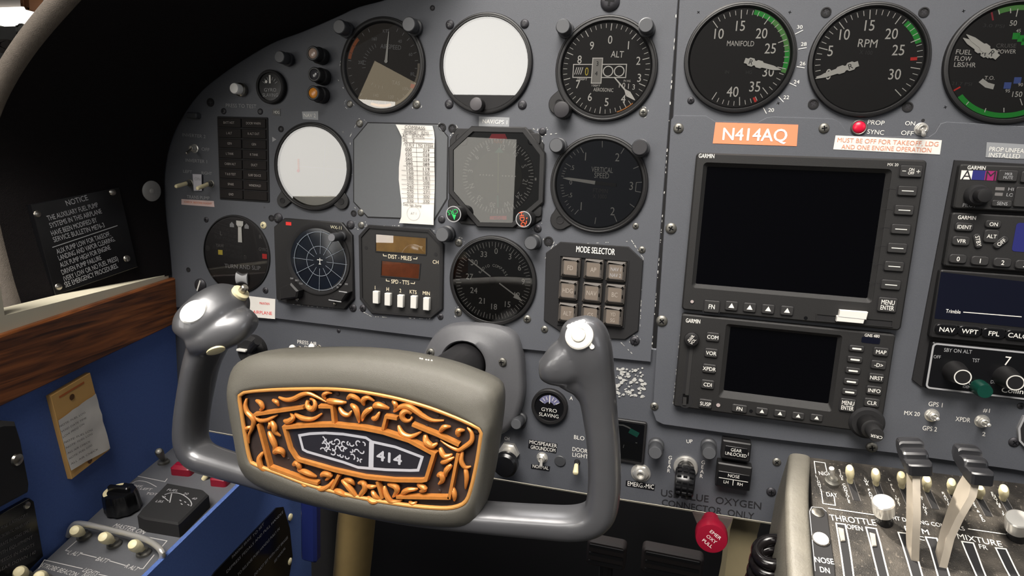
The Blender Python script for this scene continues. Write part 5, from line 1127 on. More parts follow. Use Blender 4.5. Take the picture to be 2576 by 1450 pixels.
for x, y in ((1083, 888), (1263, 912)):
    q = t.p(x, y, .018); mb = MB(); mb.lathe([(.0040, .016), (.0040, .0185), (.0030, .0196), (.0012, .020)], SCREW, 24, *q); mb.bar(q[0]-.002, q[1], q[0]+.002, q[1]+.0006, .0009, .0201, BLKG); mb.bar(q[0], q[1]-.002, q[0]-.0005, q[1]+.002, .0009, .0202, BLKG); t.part('screw', mb)
HUB = FP.uv(1165, 918, .02)
# ================================================================== control yoke
from mathutils.bvhtree import BVHTree
YH = .19
ty = Thing('control_yoke', 'black U-shaped control yoke with two grips and an ornate gold-framed grey pad', 'control yoke', FP, HUB[0], HUB[1], YH)
def sect(c, t, hw, hd, n=20, e=2.6):
    t = t.normalized(); a = Vector((-t.y, t.x, 0)); a = a.normalized() if a.length > 1e-4 else Vector((1, 0, 0)); b = t.cross(a).normalized(); R = []
    for i in range(n):
        q = 2*pi*i/n; cs, sn = cos(q), sin(q)
        R.append(c+a*hw*(abs(cs)**(2/e))*(1 if cs > 0 else -1)+b*hd*(abs(sn)**(2/e))*(1 if sn > 0 else -1))
    return R
def loft(mb, st, m, sub=5, n=20):
    """st: (px, py, h, half width, half depth)"""
    P = [(*ty.p(s[0], s[1], s[2]), s[2]) for s in st]
    Q = catmull(P, sub); Wd = catmull([(s[3], s[4], 0) for s in st], sub); R = []
    for i, c in enumerate(Q):
        tg = Q[min(i+1, len(Q)-1)]-Q[max(i-1, 0)]; R.append(sect(c, tg, Wd[i].x, Wd[i].y, n))
    mb.rings(R, m, cap0=True, cap1=True)
mb = MB(); HC = -.015
U_ = [(545, 815, -.022, .0120, .016), (528, 860, -.020, .0105, .016), (508, 915, -.018, .0085, .0155), (493, 985, -.017, .0080, .0150), (482, 1060, -.016, .0080, .0145), (482, 1113, HC, .0084, .0135), (504, 1147, HC, .0090, .0130), (560, 1168, HC, .0086, .012), (640, 1190, HC, .0082, .012), (760, 1225, HC, .0082, .012), (900, 1258, HC, .0082, .012), (1050, 1285, HC, .0082, .012), (1200, 1300, HC, .0084, .012), (1350, 1312, HC, .0088, .012), (1450, 1316, HC, .0092, .0125), (1503, 1296, HC, .0098, .013), (1519, 1245, HC, .0096, .013), (1520, 1150, HC, .0094, .013), (1511, 1050, HC, .0098, .0135), (1498, 960, HC, .0112, .015), (1480, 890, -.014, .0138, .0165), (1466, 845, -.014, .0138, .016), (1456, 815, -.014, .0105, .012), (1452, 800, -.014, .0055, .006)]
loft(mb, U_, HORN)
loft(mb, [(1490, 900, -.014, .012, .013), (1450, 900, -.012, .0135, .013), (1412, 918, -.009, .0130, .0120), (1380, 928, -.007, .0095, .0095), (1356, 930, -.006, .0050, .0055)], HORN)
loft(mb, [(1490, 965, -.014, .011, .012), (1458, 950, -.012, .012, .011), (1425, 953, -.010, .008, .008), (1405, 958, -.010, .004, .004)], HORN)
# left head: a long lobe reaching forward, with its inward spur below
loft(mb, [(462, 848, -.006, .008, .007), (482, 822, -.009, .0135, .011), (515, 800, -.016, .0160, .015), (552, 777, -.026, .0160, .016), (582, 762, -.036, .0140, .014), (600, 752, -.043, .0095, .010), (606, 748, -.046, .004, .004)], HORN)
loft(mb, [(478, 862, -.008, .009, .009), (530, 850, -.013, .0110, .0115), (580, 832, -.019, .0110, .011), (612, 812, -.026, .0090, .010), (628, 795, -.034, .0055, .007)], HORN)
loft(mb, [(500, 838, -.014, .012, .013), (550, 815, -.024, .0125, .014), (592, 790, -.034, .0105, .012), (612, 772, -.040, .006, .007)], HORN)
o = mb.build('yoke_frame', None)
md = o.modifiers.new('r', 'REMESH'); md.mode = 'VOXEL'; md.voxel_size = .0013
md2 = o.modifiers.new('s', 'SMOOTH'); md2.iterations = 9; md2.factor = .6
bpy.context.view_layer.update()
me = bpy.data.meshes.new_from_object(o.evaluated_get(bpy.context.evaluated_depsgraph_get())); me.shade_smooth(); me.name = 'yoke_frame'
bpy.data.objects.remove(o)
fr_o = bpy.data.objects.new('yoke_frame', me); COL.objects.link(fr_o); fr_o.parent = ty.o
if not me.materials: me.materials.append(HORN)
ymat = ty.o.matrix_world.copy(); yinv = ymat.inverted()
bv = BVHTree.FromPolygons([v.co for v in me.vertices], [tuple(p.vertices) for p in me.polygons])
def on_surf(tree, px, py):
    a = yinv @ CAM; d = (yinv.to_3x3() @ ray(px, py)).normalized(); hit, n, i, dist = tree.ray_cast(a, d)
    return hit, n
def button_part(name, px, py, profs, label=None, sx=1.0, roll=0.0, nblend=0.0):
    hit, n = on_surf(bv, px, py)
    if hit is None: print('NO HIT', name, px, py); return
    view = (yinv @ CAM-hit).normalized(); n = (n*(1-nblend)+view*nblend).normalized()
    mb = MB()
    for prof, m in profs: mb.lathe(prof, m, 32, cap=True, sx=sx)
    o = mb.build(name, ty.o, label); z = n; x = Vector((cos(roll), sin(roll), 0)); x = (x-z*x.dot(z)).normalized(); y = z.cross(x)
    o.matrix_local = Matrix.Translation(hit) @ Matrix((x, y, z)).transposed().to_4x4(); return o
button_part('push_to_talk_button', 1457, 845, [([(.0078, -.002), (.0078, .0004), (.0070, .0012), (.0042, .0012), (.0040, .0004)], mat('white_ring', '#f0ece2', .4)), ([(.0038, .0), (.0037, .0022), (.0030, .0027), (.001, .0028)], IVORY)], 'white ringed round button on the right grip', nblend=.05)
button_part('transmit_cap', 487, 785, [([(.0068, -.004), (.0068, .0006), (.0060, .0016), (.003, .0022), (.001, .0023)], mat('cap_white', '#fbfaf6', .35))], 'big white oval cap on the left grip', sx=1.35, roll=.75, nblend=.55)
button_part('trim_switch', 604, 738, [([(.0060, -.004), (.0060, .0015), (.0052, .0020)], CREAM), ([(.0026, .001), (.0026, .0065), (.0020, .0072)], STEEL)], 'small metal trim switch at the far end of the left grip', nblend=.0)
for i, (px, py) in enumerate(((1432, 822), (1441, 818), (1450, 815), (1459, 812), (1467, 810), (1484, 867), (1489, 873))):
    button_part('raised_lettering', px, py, [([(.0014, -.001), (.0013, .0006), (.0006, .0008)], MATS['white_ring'])], nblend=.2)
button_part('grip_screw', 543, 883, [([(.004, -.002), (.004, .0004), (.003, .0008)], CREAM)], sx=1.6)
# --- centre pad
c0 = ty.p(920, 1105, 0)
Fp = [(569, 1000), (576, 940), (600, 908), (645, 895), (740, 893), (860, 893), (980, 905), (1100, 930), (1190, 962), (1235, 985), (1248, 1010), (1248, 1060), (1238, 1140), (1224, 1230), (1208, 1290), (1190, 1320), (1150, 1330), (1050, 1324), (900, 1301), (760, 1265), (670, 1236), (625, 1211), (602, 1180), (586, 1100)]
Gp = [(597, 1000), (603, 990), (625, 983), (720, 977), (850, 977), (960, 992), (1060, 1017), (1140, 1046), (1200, 1073), (1213, 1086), (1212, 1105), (1200, 1180), (1184, 1245), (1172, 1268), (1150, 1280), (1110, 1284), (1020, 1276), (900, 1256), (780, 1226), (700, 1196), (640, 1174), (625, 1160), (614, 1110), (603, 1040)]
NR = 144
Fl = rs([tuple(p) for p in catmull([ty.p(x, y, -.006) for x, y in Fp], 5, True)], NR, c0); Gl = rs([tuple(p) for p in catmull([ty.p(x, y, .002) for x, y in Gp], 5, True)], NR, c0)
sc = lambda P, k: [(c0[0]+(x-c0[0])*k, c0[1]+(y-c0[1])*k) for x, y in P]
mb = MB()
mb.rings([[(a, b, z) for a, b in P] for P, z in ((sc(Fl, .90), -.036), (sc(Fl, .97), -.033), (sc(Fl, .995), -.022), (Fl, -.012), (sc(Fl, .992), -.006), (lp(sc(Fl, .985), Gl, .12), -.0025), (lp(Fl, Gl, .45), .0008), (lp(Fl, Gl, .8), .0024), (lp(Fl, Gl, .96), .0022), (Gl, .0014), (Gl, -.001))], PADM, cap0=True, cap1=False)
pad = ty.part('centre_pad', mb, 'grey moulded pad', ang=70)
mb = MB(); hz = .0021   # chips and worn letters on the pad top
t_bv = BVHTree.FromPolygons([v.co for v in pad.data.vertices], [tuple(p.vertices) for p in pad.data.polygons])
for px, py in ((1057, 903), (1062, 904), (1072, 906), (1078, 907), (1086, 908)):
    hit, n = on_surf(t_bv, px, py)
    if hit: mb.ball(hit, .0007, WHT, 8, .6)
if mb.v: ty.part('worn_lettering', mb, None, pad)
# --- ornament plate
mb = MB(); mb.poly(Gl, -.0012, PAT); orn = ty.part('ornament_plate', mb, 'carved antique gold ornament plate')
mb = MB(); mb.tube([(x, y, .0012) for x, y in inset(ccw(Gl), .0009)]+[(*inset(ccw(Gl), .0009)[0], .0012)], .00135, GOLDL, 10, caps=False); ty.part('gold_rim', mb, None, orn)
def Q1(x, y): return (x/4.394+590, y/4.394+960)
def Q2(x, y): return (x/4.264+900, y/4.264+960)
def relief(mb, pts, w, h0, h1, m, closed=False, taper=.72):
    n = len(pts); R = []
    for i in range(n):
        a = pts[i-1] if (closed or i > 0) else pts[i]; b = pts[(i+1) % n] if (closed or i < n-1) else pts[i]; p0 = pts[i]
        d1 = (Vector(p0)-Vector(a)); d2 = (Vector(b)-Vector(p0)); d1 = d1.normalized() if d1.length > 1e-9 else d2.normalized(); d2 = d2.normalized() if d2.length > 1e-9 else d1
        t_ = (d1+d2).normalized(); nn = Vector((-t_.y, t_.x)); k = 1/max(.5, nn.dot(Vector((-d1.y, d1.x)))); p = Vector(p0)
        R.append([(*(p-nn*w/2*k), h0), (*(p-nn*w/2*taper*k), h1), (*(p+nn*w/2*taper*k), h1), (*(p+nn*w/2*k), h0)])
    if closed: R.append(R[0])
    mb.rings(R, m, cap0=not closed, cap1=not closed)
mb = MB(); px2 = lambda L, f: [ty.p(*f(*q), .0012) for q in L]
hexO = [(716, 1076), (775, 1071), (838, 1070), (915, 1078), (965, 1088), (1030, 1109), (1092, 1142), (1072, 1207), (1062, 1209), (994, 1208), (920, 1200), (843, 1183), (752, 1157), (745, 1150), (731, 1128)]
hx = [ty.p(x, y, .002) for x, y in hexO]
relief(mb, hx, .0031, -.001, .0030, GOLD, True)
BARS = [(Q1, [(225, 365), (770, 285)]), (Q1, [(940, 275), (1085, 278), (1105, 460)]), (Q1, [(270, 470), (395, 945)]), (Q1, [(405, 950), (760, 1080), (930, 1125)]), (Q1, [(1160, 1030), (1085, 1180)]), (Q2, [(275, 510), (310, 375), (430, 395)]), (Q2, [(590, 460), (860, 570), (1090, 680)]), (Q2, [(1080, 770), (985, 1255)]), (Q2, [(985, 1245), (420, 1235)]), (Q2, [(215, 1070), (270, 1250)])]
for f, L in BARS: relief(mb, px2(L, f), .0026, -.001, .0026, GOLD)
ty.part('gold_bars', mb, None, orn)
LEAF = [(Q1, [(480, 180), (560, 205), (650, 195), (740, 150), (820, 135), (910, 175), (1010, 235)], 1.3), (Q1, [(230, 215), (290, 240), (310, 290), (270, 320)], 1.3), (Q1, [(415, 210), (470, 230), (480, 275)], 1.1), (Q1, [(125, 195), (115, 270), (140, 340), (190, 390), (215, 440), (195, 520), (155, 600), (150, 690)], 1.4), (Q1, [(210, 380), (270, 430), (350, 430), (420, 400), (470, 375)], 1.1), (Q1, [(180, 510), (140, 520), (135, 560)], 1.1), (Q1, [(660, 360), (720, 395), (800, 415), (880, 410), (960, 360)], 1.3), (Q1, [(540, 440), (600, 440), (650, 400), (610, 360)], 1.5), (Q1, [(400, 440), (440, 500), (450, 560), (500, 610)], 1.5), (Q1, [(370, 525), (395, 480), (370, 450)], 1.0), (Q1, [(370, 560), (420, 640), (450, 720), (420, 800)], 1.6), (Q1, [(430, 800), (480, 760), (530, 780), (540, 840)], 1.8), (Q1, [(310, 790), (275, 850), (290, 930), (330, 980), (405, 1000)], 1.5), (Q1, [(640, 930), (690, 900), (720, 950), (690, 990)], 1.5), (Q1, [(700, 990), (780, 1000), (850, 1030), (900, 1060)], 1.5), (Q1, [(880, 1150), (960, 1190), (1040, 1160), (1090, 1090)], 1.4), (Q1, [(950, 1050), (1000, 1020), (1060, 1040), (1000, 1100)], 1.6), (Q1, [(1000, 200), (985, 150), (1030, 125), (1070, 135)], 1.0), (Q1, [(1020, 215), (1120, 225), (1230, 240)], 1.6), (Q1, [(1240, 200), (1290, 160), (1360, 190), (1390, 235)], 1.3), (Q1, [(1280, 260), (1340, 300), (1365, 380), (1370, 460)], 1.5), (Q1, [(1150, 290), (1200, 350), (1260, 370), (1290, 330)], 1.3), (Q1, [(1100, 1210), (1180, 1230), (1270, 1290)], 1.6), (Q1, [(1180, 1100), (1250, 1150), (1330, 1250), (1360, 1310)], 1.5), (Q1, [(1210, 1090), (1290, 1100), (1320, 1150)], 1.3), (Q1, [(730, 1115), (780, 1150), (830, 1150)], 1.0),
  (Q2, [(380, 330), (450, 280), (540, 265), (620, 310), (700, 370), (800, 420), (920, 425)], 1.5), (Q2, [(370, 215), (410, 250), (390, 300)], 1.2), (Q2, [(170, 270), (230, 255), (330, 295)], 1.7), (Q2, [(60, 260), (60, 200), (110, 175), (170, 215)], 1.3), (Q2, [(150, 290), (80, 340), (40, 430)], 1.4), (Q2, [(150, 400), (200, 390), (230, 330)], 1.3), (Q2, [(430, 480), (480, 560), (570, 590), (680, 545)], 1.4), (Q2, [(720, 580), (740, 650), (800, 690), (850, 670)], 1.7), (Q2, [(880, 540), (930, 490), (990, 490)], 1.3), (Q2, [(1080, 590), (1080, 530), (1140, 530)], 1.4), (Q2, [(1170, 500), (1220, 560), (1220, 640), (1150, 700), (1080, 735), (980, 700), (880, 640)], 1.2), (Q2, [(880, 720), (930, 800), (1010, 790)], 1.4), (Q2, [(890, 880), (960, 850), (1030, 820)], 1.2), (Q2, [(850, 1020), (900, 1000), (910, 1060), (860, 1110)], 1.5), (Q2, [(1000, 900), (950, 960), (940, 1030)], 1.4), (Q2, [(1120, 760), (1110, 850), (1150, 920), (1210, 920)], 1.2), (Q2, [(1150, 930), (1170, 1030), (1150, 1160)], 1.2), (Q2, [(1020, 1150), (1040, 1220), (1030, 1290)], 1.3), (Q2, [(280, 1130), (310, 1220), (370, 1290), (470, 1280)], 1.4), (Q2, [(320, 1110), (410, 1130), (420, 1180), (370, 1250)], 1.6), (Q2, [(470, 1210), (540, 1165), (640, 1160)], 1.4), (Q2, [(640, 1110), (720, 1150), (660, 1190)], 1.5), (Q2, [(100, 1250), (170, 1290), (250, 1280)], 1.5), (Q2, [(150, 1180), (190, 1230), (240, 1270)], 1.3), (Q2, [(0, 1100), (60, 1090), (80, 1150), (30, 1220), (10, 1280)], 1.5), (Q2, [(100, 1130), (200, 1130)], 1.2), (Q2, [(550, 1295), (590, 1310), (630, 1300)], 1.0)]
mb = MB()
for f, L, r in LEAF:
    P = catmull([(*ty.p(*f(*q), .0012), .0006) for q in L], 5); n = len(P)
    rad = [1.3*r*mm*(.25+.75*sin(pi*min(1, (i+1)/(n+.5))**.8)) for i in range(n)]
    for i, p in enumerate(P): p.z = .0002+.0012*sin(pi*i/max(1, n-1))
    mb.tube(P, rad, GOLD, 10)
for f, a, st in ((Q1, (850, 250), 2.6), (Q2, (530, 370), .6)):   # open curled bosses
    q = ty.p(*f(*a), .0012); P = [(q[0]+.0031*cos(st+k*.33), q[1]+.0031*sin(st+k*.33), .0006+.0012*sin(pi*k/17)) for k in range(18)]
    mb.tube(P, [.0008+.0011*sin(pi*min(1, (k+2)/17)) for k in range(18)], GOLD, 10)
for k in range(46):   # small cast pebbles in the background
    a = random.uniform(0, 2*pi); i = int(a/(2*pi)*NR) % NR; f = random.uniform(.55, .95); x, y = c0[0]+(Gl[i][0]-c0[0])*f, c0[1]+(Gl[i][1]-c0[1])*f
    mb.ball((x, y, -.0012), random.uniform(.0008, .0018), PAT, 8, .6, True)
ty.part('scroll_relief', mb, None, orn)
# badge
mb = MB(); mb.poly([ty.p(x, y, .001) for x, y in hexO], .0008, mat('badge_black', '#26252b', .35, var=.1, scale=300)); z = .0010; bw = mat('badge_silver', '#b4b4bb', .45)
bd = px2([(715, 600), (830, 580), (1000, 572), (1200, 585), (1450, 625)], Q1)+px2([(150, 650), (400, 705), (690, 815), (645, 955), (560, 958), (300, 950), (0, 925)], Q2)+px2([(1200, 895), (800, 780), (755, 755)], Q1)
mb.pline(bd, .0018, z, bw, True); mb.bar(*ty.p(*Q2(148, 655), z), *ty.p(*Q2(142, 930), z), .0034, z+.00005, bw)
a, b = ty.p(*Q2(205, 790), z), ty.p(*Q2(470, 845), z); mb.text('414', (a[0]+b[0])/2, (a[1]+b[1])/2, .0062, bw, z+.0001, atan2(b[1]-a[1], b[0]-a[0]), width=hypot(b[0]-a[0], b[1]-a[1]), bold=.045)
rg = random.Random(11)
def curl(x, y, r, a0, sweep, w):
    global z
    P = []
    for k in range(13):
        f = k/12; a = a0+sweep*f; rr2 = r*(1-.45*f); P.append((x+rr2*cos(a), y+rr2*sin(a)))
    z += 3e-6; mb.pline(P, w, z+.0001, bw)
gA, gB = ty.p(808, 1121, z), ty.p(918, 1139, z)
for k in range(27):
    f = (k % 9+.5)/9; v = (k//9-1)*.0044*(.75+.45*f); x = gA[0]+(gB[0]-gA[0])*f; y = gA[1]+(gB[1]-gA[1])*f+v
    curl(x+rg.uniform(-.0009, .0009), y+rg.uniform(-.0007, .0007), rg.uniform(.0014, .0023), rg.uniform(0, 6.28), rg.choice((-1, 1))*rg.uniform(2.6, 4.8), .00085)
ty.part('badge', mb, 'dark badge with silver outline, scrollwork and the number 414', orn)
# shaft from the hub back into the housing
mb = MB(); mb.lathe([(.0185, -.183), (.0185, -.07), (.021, -.05), (.024, -.030)], mat('shaft_black', '#1b1a1c', .45), 40, cap=False); ty.part('shaft', mb)
# ================================================================== throttle pedestal
Q = FP.uv(2300, 1190, .03); TI = radians(22)
FD = Frame((Q[0], -.03, Q[1]), (1, 0, 0), (0, cos(TI), sin(TI)))
FX = lambda o: Frame(o, (1, 0, 0), (0, 1, 0))
tq = Thing('throttle_pedestal', 'sloping dusty black throttle pedestal with padded side at the lower right', 'pedestal', FD, 0, 0)
mb = MB(); mb.prism(tq.pp([(2036, 1150), (2700, 1232), (2760, 1620), (2085, 1620), (2070, 1290), (2046, 1283)]), -.02, 0, PEDM, bev=.0006); tq.part('top_plate', mb)
# side padding and side wall
def pw(px, py, h): u, v = FD.uv(px, py, h); return Vector((u, v, h))
mb = MB(); st = [(2013, 1146, .002), (2010, 1185, .002), (2007, 1240, .001), (2008, 1300, 0), (2012, 1380, 0), (2018, 1460, 0), (2030, 1600, 0)]
P = catmull([pw(*s) for s in st], 6); R_ = []
for c in P:
    R_.append([(c.x+.0078*(abs(cos(a))**.7)*(1 if cos(a) > 0 else -1), c.y, c.z-.005+.0065*(abs(sin(a))**.7)*(1 if sin(a) > 0 else -1)) for a in [2*pi*i/20 for i in range(20)]])
mb.rings(R_, PEDS, cap0=True); tq.part('side_padding', mb, ang=60)
mb = MB(); e = tq.pp([(1988, 1150), (1970, 1290), (1988, 1450), (2010, 1620)]); e = [(P[0].x-.0074, P[0].y+.002), (P[len(P)//2].x-.0074, P[len(P)//2].y), (P[-1].x-.0074, P[-1].y-.02)]
mb.rings([[(a, b, -.003) for a, b in e], [(a-.002, b, -.05) for a, b in e], [(a-.004, b-.05, -.30) for a, b in e]], PEDS, cap1=False, closed=False); tq.part('side_wall', mb)
ZD = .0003
mb = MB(); WS = mat('slot_white', '#d9d6cf', .55)
SL = [([(2103, 1318), (2110, 1360), (2117, 1405), (2123, 1450), (2128, 1500)], [(2126, 1321), (2134, 1360), (2141, 1405), (2147, 1450), (2152, 1500)]), ([(2178, 1328), (2189, 1368), (2199, 1410), (2209, 1450), (2218, 1500)], [(2204, 1332), (2214, 1368), (2224, 1410), (2234, 1450), (2243, 1500)]), ([(2259, 1341), (2270, 1372), (2282, 1412), (2293, 1450), (2303, 1500)], [(2283, 1344), (2296, 1372), (2309, 1410), (2320, 1450), (2330, 1500)]), ([(2328, 1353), (2339, 1380), (2349, 1415), (2359, 1450), (2370, 1500)], [(2356, 1356), (2368, 1388), (2379, 1420), (2388, 1450), (2399, 1500)]), ([(2419, 1364), (2432, 1396), (2445, 1425), (2456, 1450), (2475, 1500)], [(2448, 1368), (2460, 1400), (2470, 1428), (2479, 1450), (2497, 1500)]), ([(2504, 1380), (2516, 1405), (2528, 1430), (2539, 1450), (2560, 1500)], [(2530, 1383), (2543, 1410), (2554, 1433), (2564, 1452), (2585, 1500)])]
for a, b in SL:
    A_, B_ = tq.pp(a), tq.pp(b); mb.pline([*reversed(A_), *B_], .0009, ZD+.0001, WS); mb.poly(A_+list(reversed(B_)), ZD, BLKM)
tq.part('lever_slots', mb)
mb = MB()
for s, a, hp in (('THROTTLE', (2087, 1302, 2203, 1316), 14), ('OPEN', (2130, 1325, 2170, 1331), 11), ('R P M', (2276, 1330, 2336, 1340), 12), ('INC', (2288, 1350, 2325, 1356), 9), ('MIXTURE', (2408, 1349, 2520, 1370), 13), ('FR', (2463, 1375, 2484, 1379), 10), ('LIGHT DIMMING CONTROLS', (2222, 1300, 2426, 1331), 9), ('NIGHT', (2060, 1191, 2101, 1194), 9), ('DAY', (2079, 1244, 2106, 1247), 10)):
    legend(tq, lambda mb: tq.tx(mb, s, *a, hp, WHT, ZD, 0))
mb.bar(*tq.p(2083, 1280), *tq.p(2200, 1297), .0007, ZD, WHT); mb.bar(*tq.p(2435, 1332), *tq.p(2560, 1350), .0006, ZD, WHT)
mb.pline(tq.pp([(2052, 1193), (2048, 1162), (2075, 1166), (2080, 1188)]), .0006, ZD, WHT); mb.pline(tq.pp([(2066, 1238), (2070, 1268), (2101, 1273), (2098, 1250)]), .0006, ZD, WHT)
def vert(s, p0, p1, hp):
    mb = MB(); n = len(s)
    for i, ch in enumerate(s):
        f = i/max(1, n-1); x, y = p0[0]+(p1[0]-p0[0])*f, p0[1]+(p1[1]-p0[1])*f
        if ch != ' ': q = tq.p(x, y); mb.text(ch, *q, hp*tq.sc(x, y), WHT, ZD, 0, 1.0)
    tq.part('printed_legend', mb)
vert('LIGHTS', (2054, 1199), (2065, 1235), 5.5); vert('SIDE CONSOLE', (2112, 1185), (2136, 1264), 5.5); vert('LWR PANEL', (2177, 1206), (2195, 1262), 5.5); vert('L FLT INST', (2237, 1208), (2262, 1271), 5.5); vert('R FLT INST', (2310, 1225), (2330, 1294), 5.5); vert('RADIO', (2373, 1242), (2388, 1272), 5.5); vert('PASS & PED', (2443, 1258), (2474, 1311), 5.5); vert('ENGINE INST', (2496, 1242), (2534, 1310), 5.5)
tq.part('border_lines', mb)
# light dust
# nose gear strip
t = at('gear_light_strip', 'narrow black strip with a lit white lamp and NOSE DN legend along the pedestal padding', 'indicator strip', 2062, 1370, .0008, FD); mb = MB(); mb.prism(t.pp([(2034, 1285), (2040, 1276), (2070, 1280), (2080, 1290), (2098, 1420), (2106, 1520), (2056, 1520), (2046, 1400)]), -.004, .0008, BLKM, bev=.0004); z = .001
mb.pline(t.pp([(2050, 1440), (2036, 1290), (2042, 1278), (2068, 1281), (2078, 1290)]), .0004, z, GRYT); t.tx(mb, 'NOSE', 2050, 1408, 2097, 1414, 13, WHT, z, .008); t.tx(mb, 'DN', 2063, 1433, 2087, 1437, 13, WHT, z, .008); t.part('strip', mb)
q = t.p(2057, 1292); mb = MB(); mb.lathe([(.0042, 0), (.0040, .0012), (.0022, .0018), (.001, .0018)], STEEL, 24, *q); t.part('screw', mb)
q = t.p(2064, 1360); mb = MB(); mb.lathe([(.0058, 0), (.0055, .0015), (.0048, .0018)], PEDM, 28, *q, cap=False); mb.lathe([(.0049, .001), (.0046, .0022), (.002, .0028)], LAMPW, 28, *q); t.part('lamp_lens', mb)
t = at('toggle_switch', 'chrome NIGHT/DAY lights toggle at the top left of the pedestal', 'switch', 2092, 1216, 0, FD, 'toggle switches'); mb = MB(); mb.lathe([(.0052, 0), (.0050, .003), (.0035, .0042), (.0032, .005)], SCREW, 24); t.part('bushing', mb); mb = MB(); q = t.p(2092, 1179, .016); mb.tube([(0, 0, .004), (q[0], q[1], .016)], [.0013, .0017], CHROME, 12); t.part('lever', mb)
# sliders
SLN = ['SIDE CONSOLE', 'LWR PANEL', 'L FLT INST', 'R FLT INST', 'RADIO', 'PASS & PED', 'ENGINE INST']
SP = [((2138, 1211), (2138, 1181)), ((2203, 1217), (2203, 1190)), ((2268, 1224), (2268, 1198)), ((2330, 1232), (2332, 1208)), ((2392, 1238), (2395, 1216)), ((2460, 1250), (2462, 1228)), ((2522, 1255), (2526, 1232))]
LAB = ['cream dimmer slider, first in the row, beside the NIGHT/DAY toggle', 'cream dimmer slider second in the row, above the nearer chrome knob', 'cream dimmer slider third in the row, just left of the nearer engine lever', 'cream dimmer slider fourth in the row, behind the nearer engine lever', 'cream dimmer slider fifth in the row, between the two engine levers', 'cream dimmer slider sixth in the row, under the farther engine lever knob', 'cream dimmer slider, last in the row at the right, right of the farther lever']
for i, (b, tp_) in enumerate(SP):
    t = at('dimmer_slider', LAB[i], 'slider', b[0], b[1], 0, FD, 'light dimmer sliders'); mb = MB(); e = t.p(b[0]+18+i*2, b[1]+50); mb.bar(0, .002, *e, .0042, .0002, BLKM); mb.bar(-.0024, .002, e[0]-.0024, e[1], .0003, .0003, DIM); mb.bar(.0024, .002, e[0]+.0024, e[1], .0003, .0003, DIM); t.part('slot', mb)
    q = Vector((*t.p(tp_[0], tp_[1], .013), .013)); s0 = Vector((0, 0, 0)); mb = MB(); mb.tube([s0, s0.lerp(q, .25), s0.lerp(q, .42), s0.lerp(q, .45), s0.lerp(q, .7), q, q+(q-s0).normalized()*.0016, q+(q-s0).normalized()*.0022], [.0030, .0028, .0026, .0036, .0042, .0038, .0028, .001], CREAM, 16, flat=.7); t.part('lever', mb)
for (b, tp_, r, lb) in (((2224, 1313), (2222, 1262), .0068, 'round chrome push knob in front of the second dimmer slider'), ((2556, 1352), (2562, 1304), .0070, 'round chrome push knob at the right picture edge below the last slider')):
    t = at('chrome_knob', lb, 'knob', b[0], b[1], 0, FD, 'chrome knobs on the pedestal'); q = t.p(tp_[0], tp_[1], .019); mb = MB(); S = Vector((q[0], q[1], .019)); 
    mb.tube([(0, 0, 0), S*.35], [.0056, .0050], BLKG, 24); t.part('base', mb); mb = MB(); mb.tube([S*.3, S*.42, S*.44, S*.7, S*.96, S, S*1.01], [r*.62, r*.66, r*.92, r, r, r*.9, r*.5], CHROME, 32); t.part('cap', mb)
for k, a in enumerate(((2117, 1347), (2196, 1360))):
    t = at('friction_tongue', ('worn light metal tongue inside the first throttle slot', 'worn light metal tongue inside the second throttle slot')[k], 'lever', a[0], a[1], .0004, FD); mb = MB(); mb.prism([(x, y) for x, y in t.pp([(a[0]-9, a[1]-18), (a[0]+5, a[1]-14), (a[0]+9, a[1]+16), (a[0]-2, a[1]+17)])], 0, .0012, mat('worn_metal', '#a7a096', .4, .4, var=.3, scale=300) if 'worn_metal' not in MATS else MATS['worn_metal'], bev=.0004); t.part('tongue', mb)
